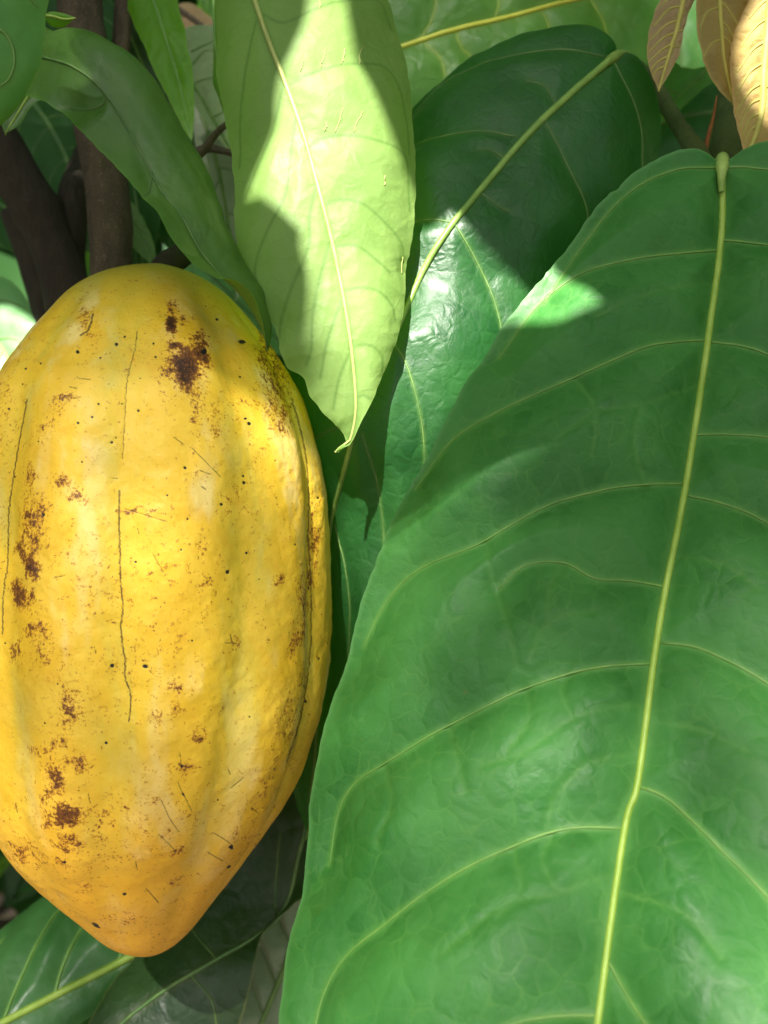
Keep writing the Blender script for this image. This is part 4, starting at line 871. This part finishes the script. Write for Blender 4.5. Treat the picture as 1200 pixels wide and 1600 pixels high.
shade_leaf([(-150, 420, .275), (60, 380, .28), (250, 385, .28), (400, 420, .275), (500, 540, .265), (560, 720, .265)],
           [(-150, 420, .275), (-100, 560, .25), (100, 480, .24), (260, 500, .235), (380, 590, .242), (470, 680, .255), (560, 720, .265)], 1.5, 'added shade leaf farther above the camera, softly shading the top of the pod', seed=108)
shade_leaf([(-250, 170, .355), (-100, 160, .355), (80, 210, .355), (220, 300, .355), (310, 420, .355), (330, 560, .355)],
           [(-250, 170, .355), (-200, 200, .355), (-70, 290, .355), (-20, 410, .355), (60, 500, .355), (200, 560, .355), (330, 560, .355)], .7, 'added shade leaf above the camera, shading the forked branch', seed=109)
shade_leaf([(400, 300, cd(300)), (440, 335, cd(335)), (472, 372, cd(372)), (474, 395, cd(395)), (484, 430, cd(430)), (490, 500, .246), (492, 590, .250)],
           [(400, 300, cd(300)), (350, 350, cd(350)), (360, 450, cd(450)), (420, 540, .248), (460, 580, .250), (492, 590, .250)], .55, 'narrowest added shade leaf above the camera, shading the left side of the hanging leaf', seed=103)
shade_leaf([(500, -300, cd(-300)), (515, -180, cd(-180)), (530, -60, cd(-60)), (548, 60, cd(60)), (575, 125, cd(125)), (605, 180, cd(180)), (645, 250, cd(250)), (690, 276, b_), (715, 345, b_), (760, 402, b_), (825, 455, b_), (862, 430, .249), (905, 478, .247), (940, 518, a_)],
           [(500, -300, cd(-300)), (800, -420, b_), (1060, -430, b_), (1250, -400, a_), (1225, -200, a_), (1165, -60, a_), (1190, 60, a_), (1300, 160, a_), (1420, 280, a_), (1300, 450, a_), (1100, 540, a_), (940, 518, a_)], .5, 'widest added shade leaf above the camera, shading the dark glossy leaf', seed=104)
shade_leaf([(1500, 420, a_), (1300, 400, a_), (1100, 450, a_), (1000, 490, a_), (930, 520, a_), (865, 538, a_), (812, 520, .249), (745, 545, .250), (680, 635, .250), (625, 735, .248), (560, 870, .245)],
           [(1500, 420, a_), (1500, 560, a_), (1300, 700, a_), (1100, 740, a_), (900, 760, a_), (760, 800, a_), (680, 840, a_), (560, 870, .245)], .6, 'added shade leaf above the camera, shading the upper part of the largest leaf', seed=105)
shade_leaf([(1900, 300, .24), (1500, 380, .24), (1200, 500, .235), (1000, 560, .235), (850, 650, .235), (720, 790, .235)],
           [(1900, 300, .24), (1900, 700, .22), (1500, 880, .21), (1100, 900, .21), (900, 880, .22), (800, 860, .23), (720, 790, .235)], 2.6, 'added shade leaf highest above the camera, softly shading the middle of the largest leaf', seed=106)
shade_leaf([(-200, -150, .42), (-50, -100, .42), (150, -60, .42), (260, 60, .42), (310, 300, .42)],
           [(-200, -150, .42), (-200, 440, .41), (0, 492, .41), (60, 458, .41), (200, 440, .42), (310, 300, .42)], .62, 'added shade leaf above the camera, shading the gaps behind the branches', seed=107)
ROOF = ['added shading leaf left of the frame, level with its top corner', 'added shading leaf hanging just above the top left corner of the frame', 'added shading leaf just above the frame over the hanging leaf', 'added shading leaf just above the frame over the dark glossy leaf',
        'added shading leaf beyond the left edge of the frame beside the pod', 'added shading leaf just above the top right corner of the frame']
for k, (a_x, a_y, b_x, b_y, d0, d1, wd) in enumerate([(-420, -80, 120, -330, .20, .36, 190), (-350, -420, 330, -300, .25, .42, 210), (60, -520, 620, -480, .30, .46, 200), (620, -620, 1150, -420, .30, .42, 220), (-300, 900, -260, 420, .30, .36, 120), (980, -700, 1500, -200, .22, .34, 230)]):
    m_, l_, r_ = simple([(a_x, a_y, d0), ((a_x + b_x) / 2, (a_y + b_y) / 2 - 40, (d0 + d1) / 2 - .02), (b_x, b_y, d1)], wd, wd)
    leaf('cacao_leaf', m_, l_, r_, 'arch', ROOF[k], group='added shading leaves around the frame', nu=40, nv=20, bl=.08, br=.08, seed=120 + k, autoveins=4, geoveins=False, rmat='vein_d', ribn=20)  # unseen leaves added as a roof to keep light off the stems and background
# unseen leaf cloud added towards the sun, thinned for half shade lower down
def crown():
    TT = 5.0; n = 30000
    u = rng.uniform(-1, 1, (n, 2))
    px = 600 + u[:, 0] * 4200; py = 700 + u[:, 1] * 4200
    dens = np.interp(py, [-2500, 200, 700, 1000, 1300, 4000], [.8, .8, .55, .42, .42, .40])
    dens = dens + .22 * np.clip((540 - px) / 60, 0, 1) * (py > 350)
    dens = np.where((px > 200) & (px < 1150) & (py > -400) & (py < 760) & ~((px < 330) & (py > 350)), 0.0, dens)
    dens = np.where(((px + 596) ** 2 + (py + 480) ** 2 < 380 ** 2) | ((px > 1000) & (px < 1500) & (py < 150) & (py > -500)), 0, dens)
    k = rng.uniform(0, 1, n) < dens
    c = at(np.stack([px[k], py[k], np.full(k.sum(), .245)], -1)) + SUN * TT + rng.normal(0, .25, (k.sum(), 1)) * SUN
    nn = SUN[None] + rng.normal(0, .35, (k.sum(), 3)); nn /= np.linalg.norm(nn, axis=1)[:, None]
    # added to cut sky light: a broken leaf dome overhead, open to the front low down
    m = 9000
    th = rng.uniform(-math.pi, math.pi, m); el = np.arcsin(rng.uniform(.12, 1, m)); r_ = rng.uniform(3.6, 5.5, m)
    d = np.stack([np.cos(el) * np.sin(th), np.cos(el) * np.cos(th), np.sin(el)], -1)
    c2 = d * r_[:, None] + np.array([0, 0, 1.1])
    ang = np.arccos(np.clip(d @ SUN, -1, 1)); c2 = c2[(ang > .30) & (rng.uniform(0, 1, m) < np.where(d[:, 1] < -.2, .85, .97))]
    n2 = rng.normal(0, .5, c2.shape) + np.array([0, 0, 1]); n2 /= np.linalg.norm(n2, axis=1)[:, None]
    tag(leaf_cloud('added_crown', c, nn, .030, M['crown'], 'small unseen leaves added high above the frame to cast half shade', 'tree crown'))
    leaf_cloud('added_crown', c2, n2, .26, M['crown'], 'broad unseen dome of leaves added overhead to cut the sky light', 'tree crown')
crown()
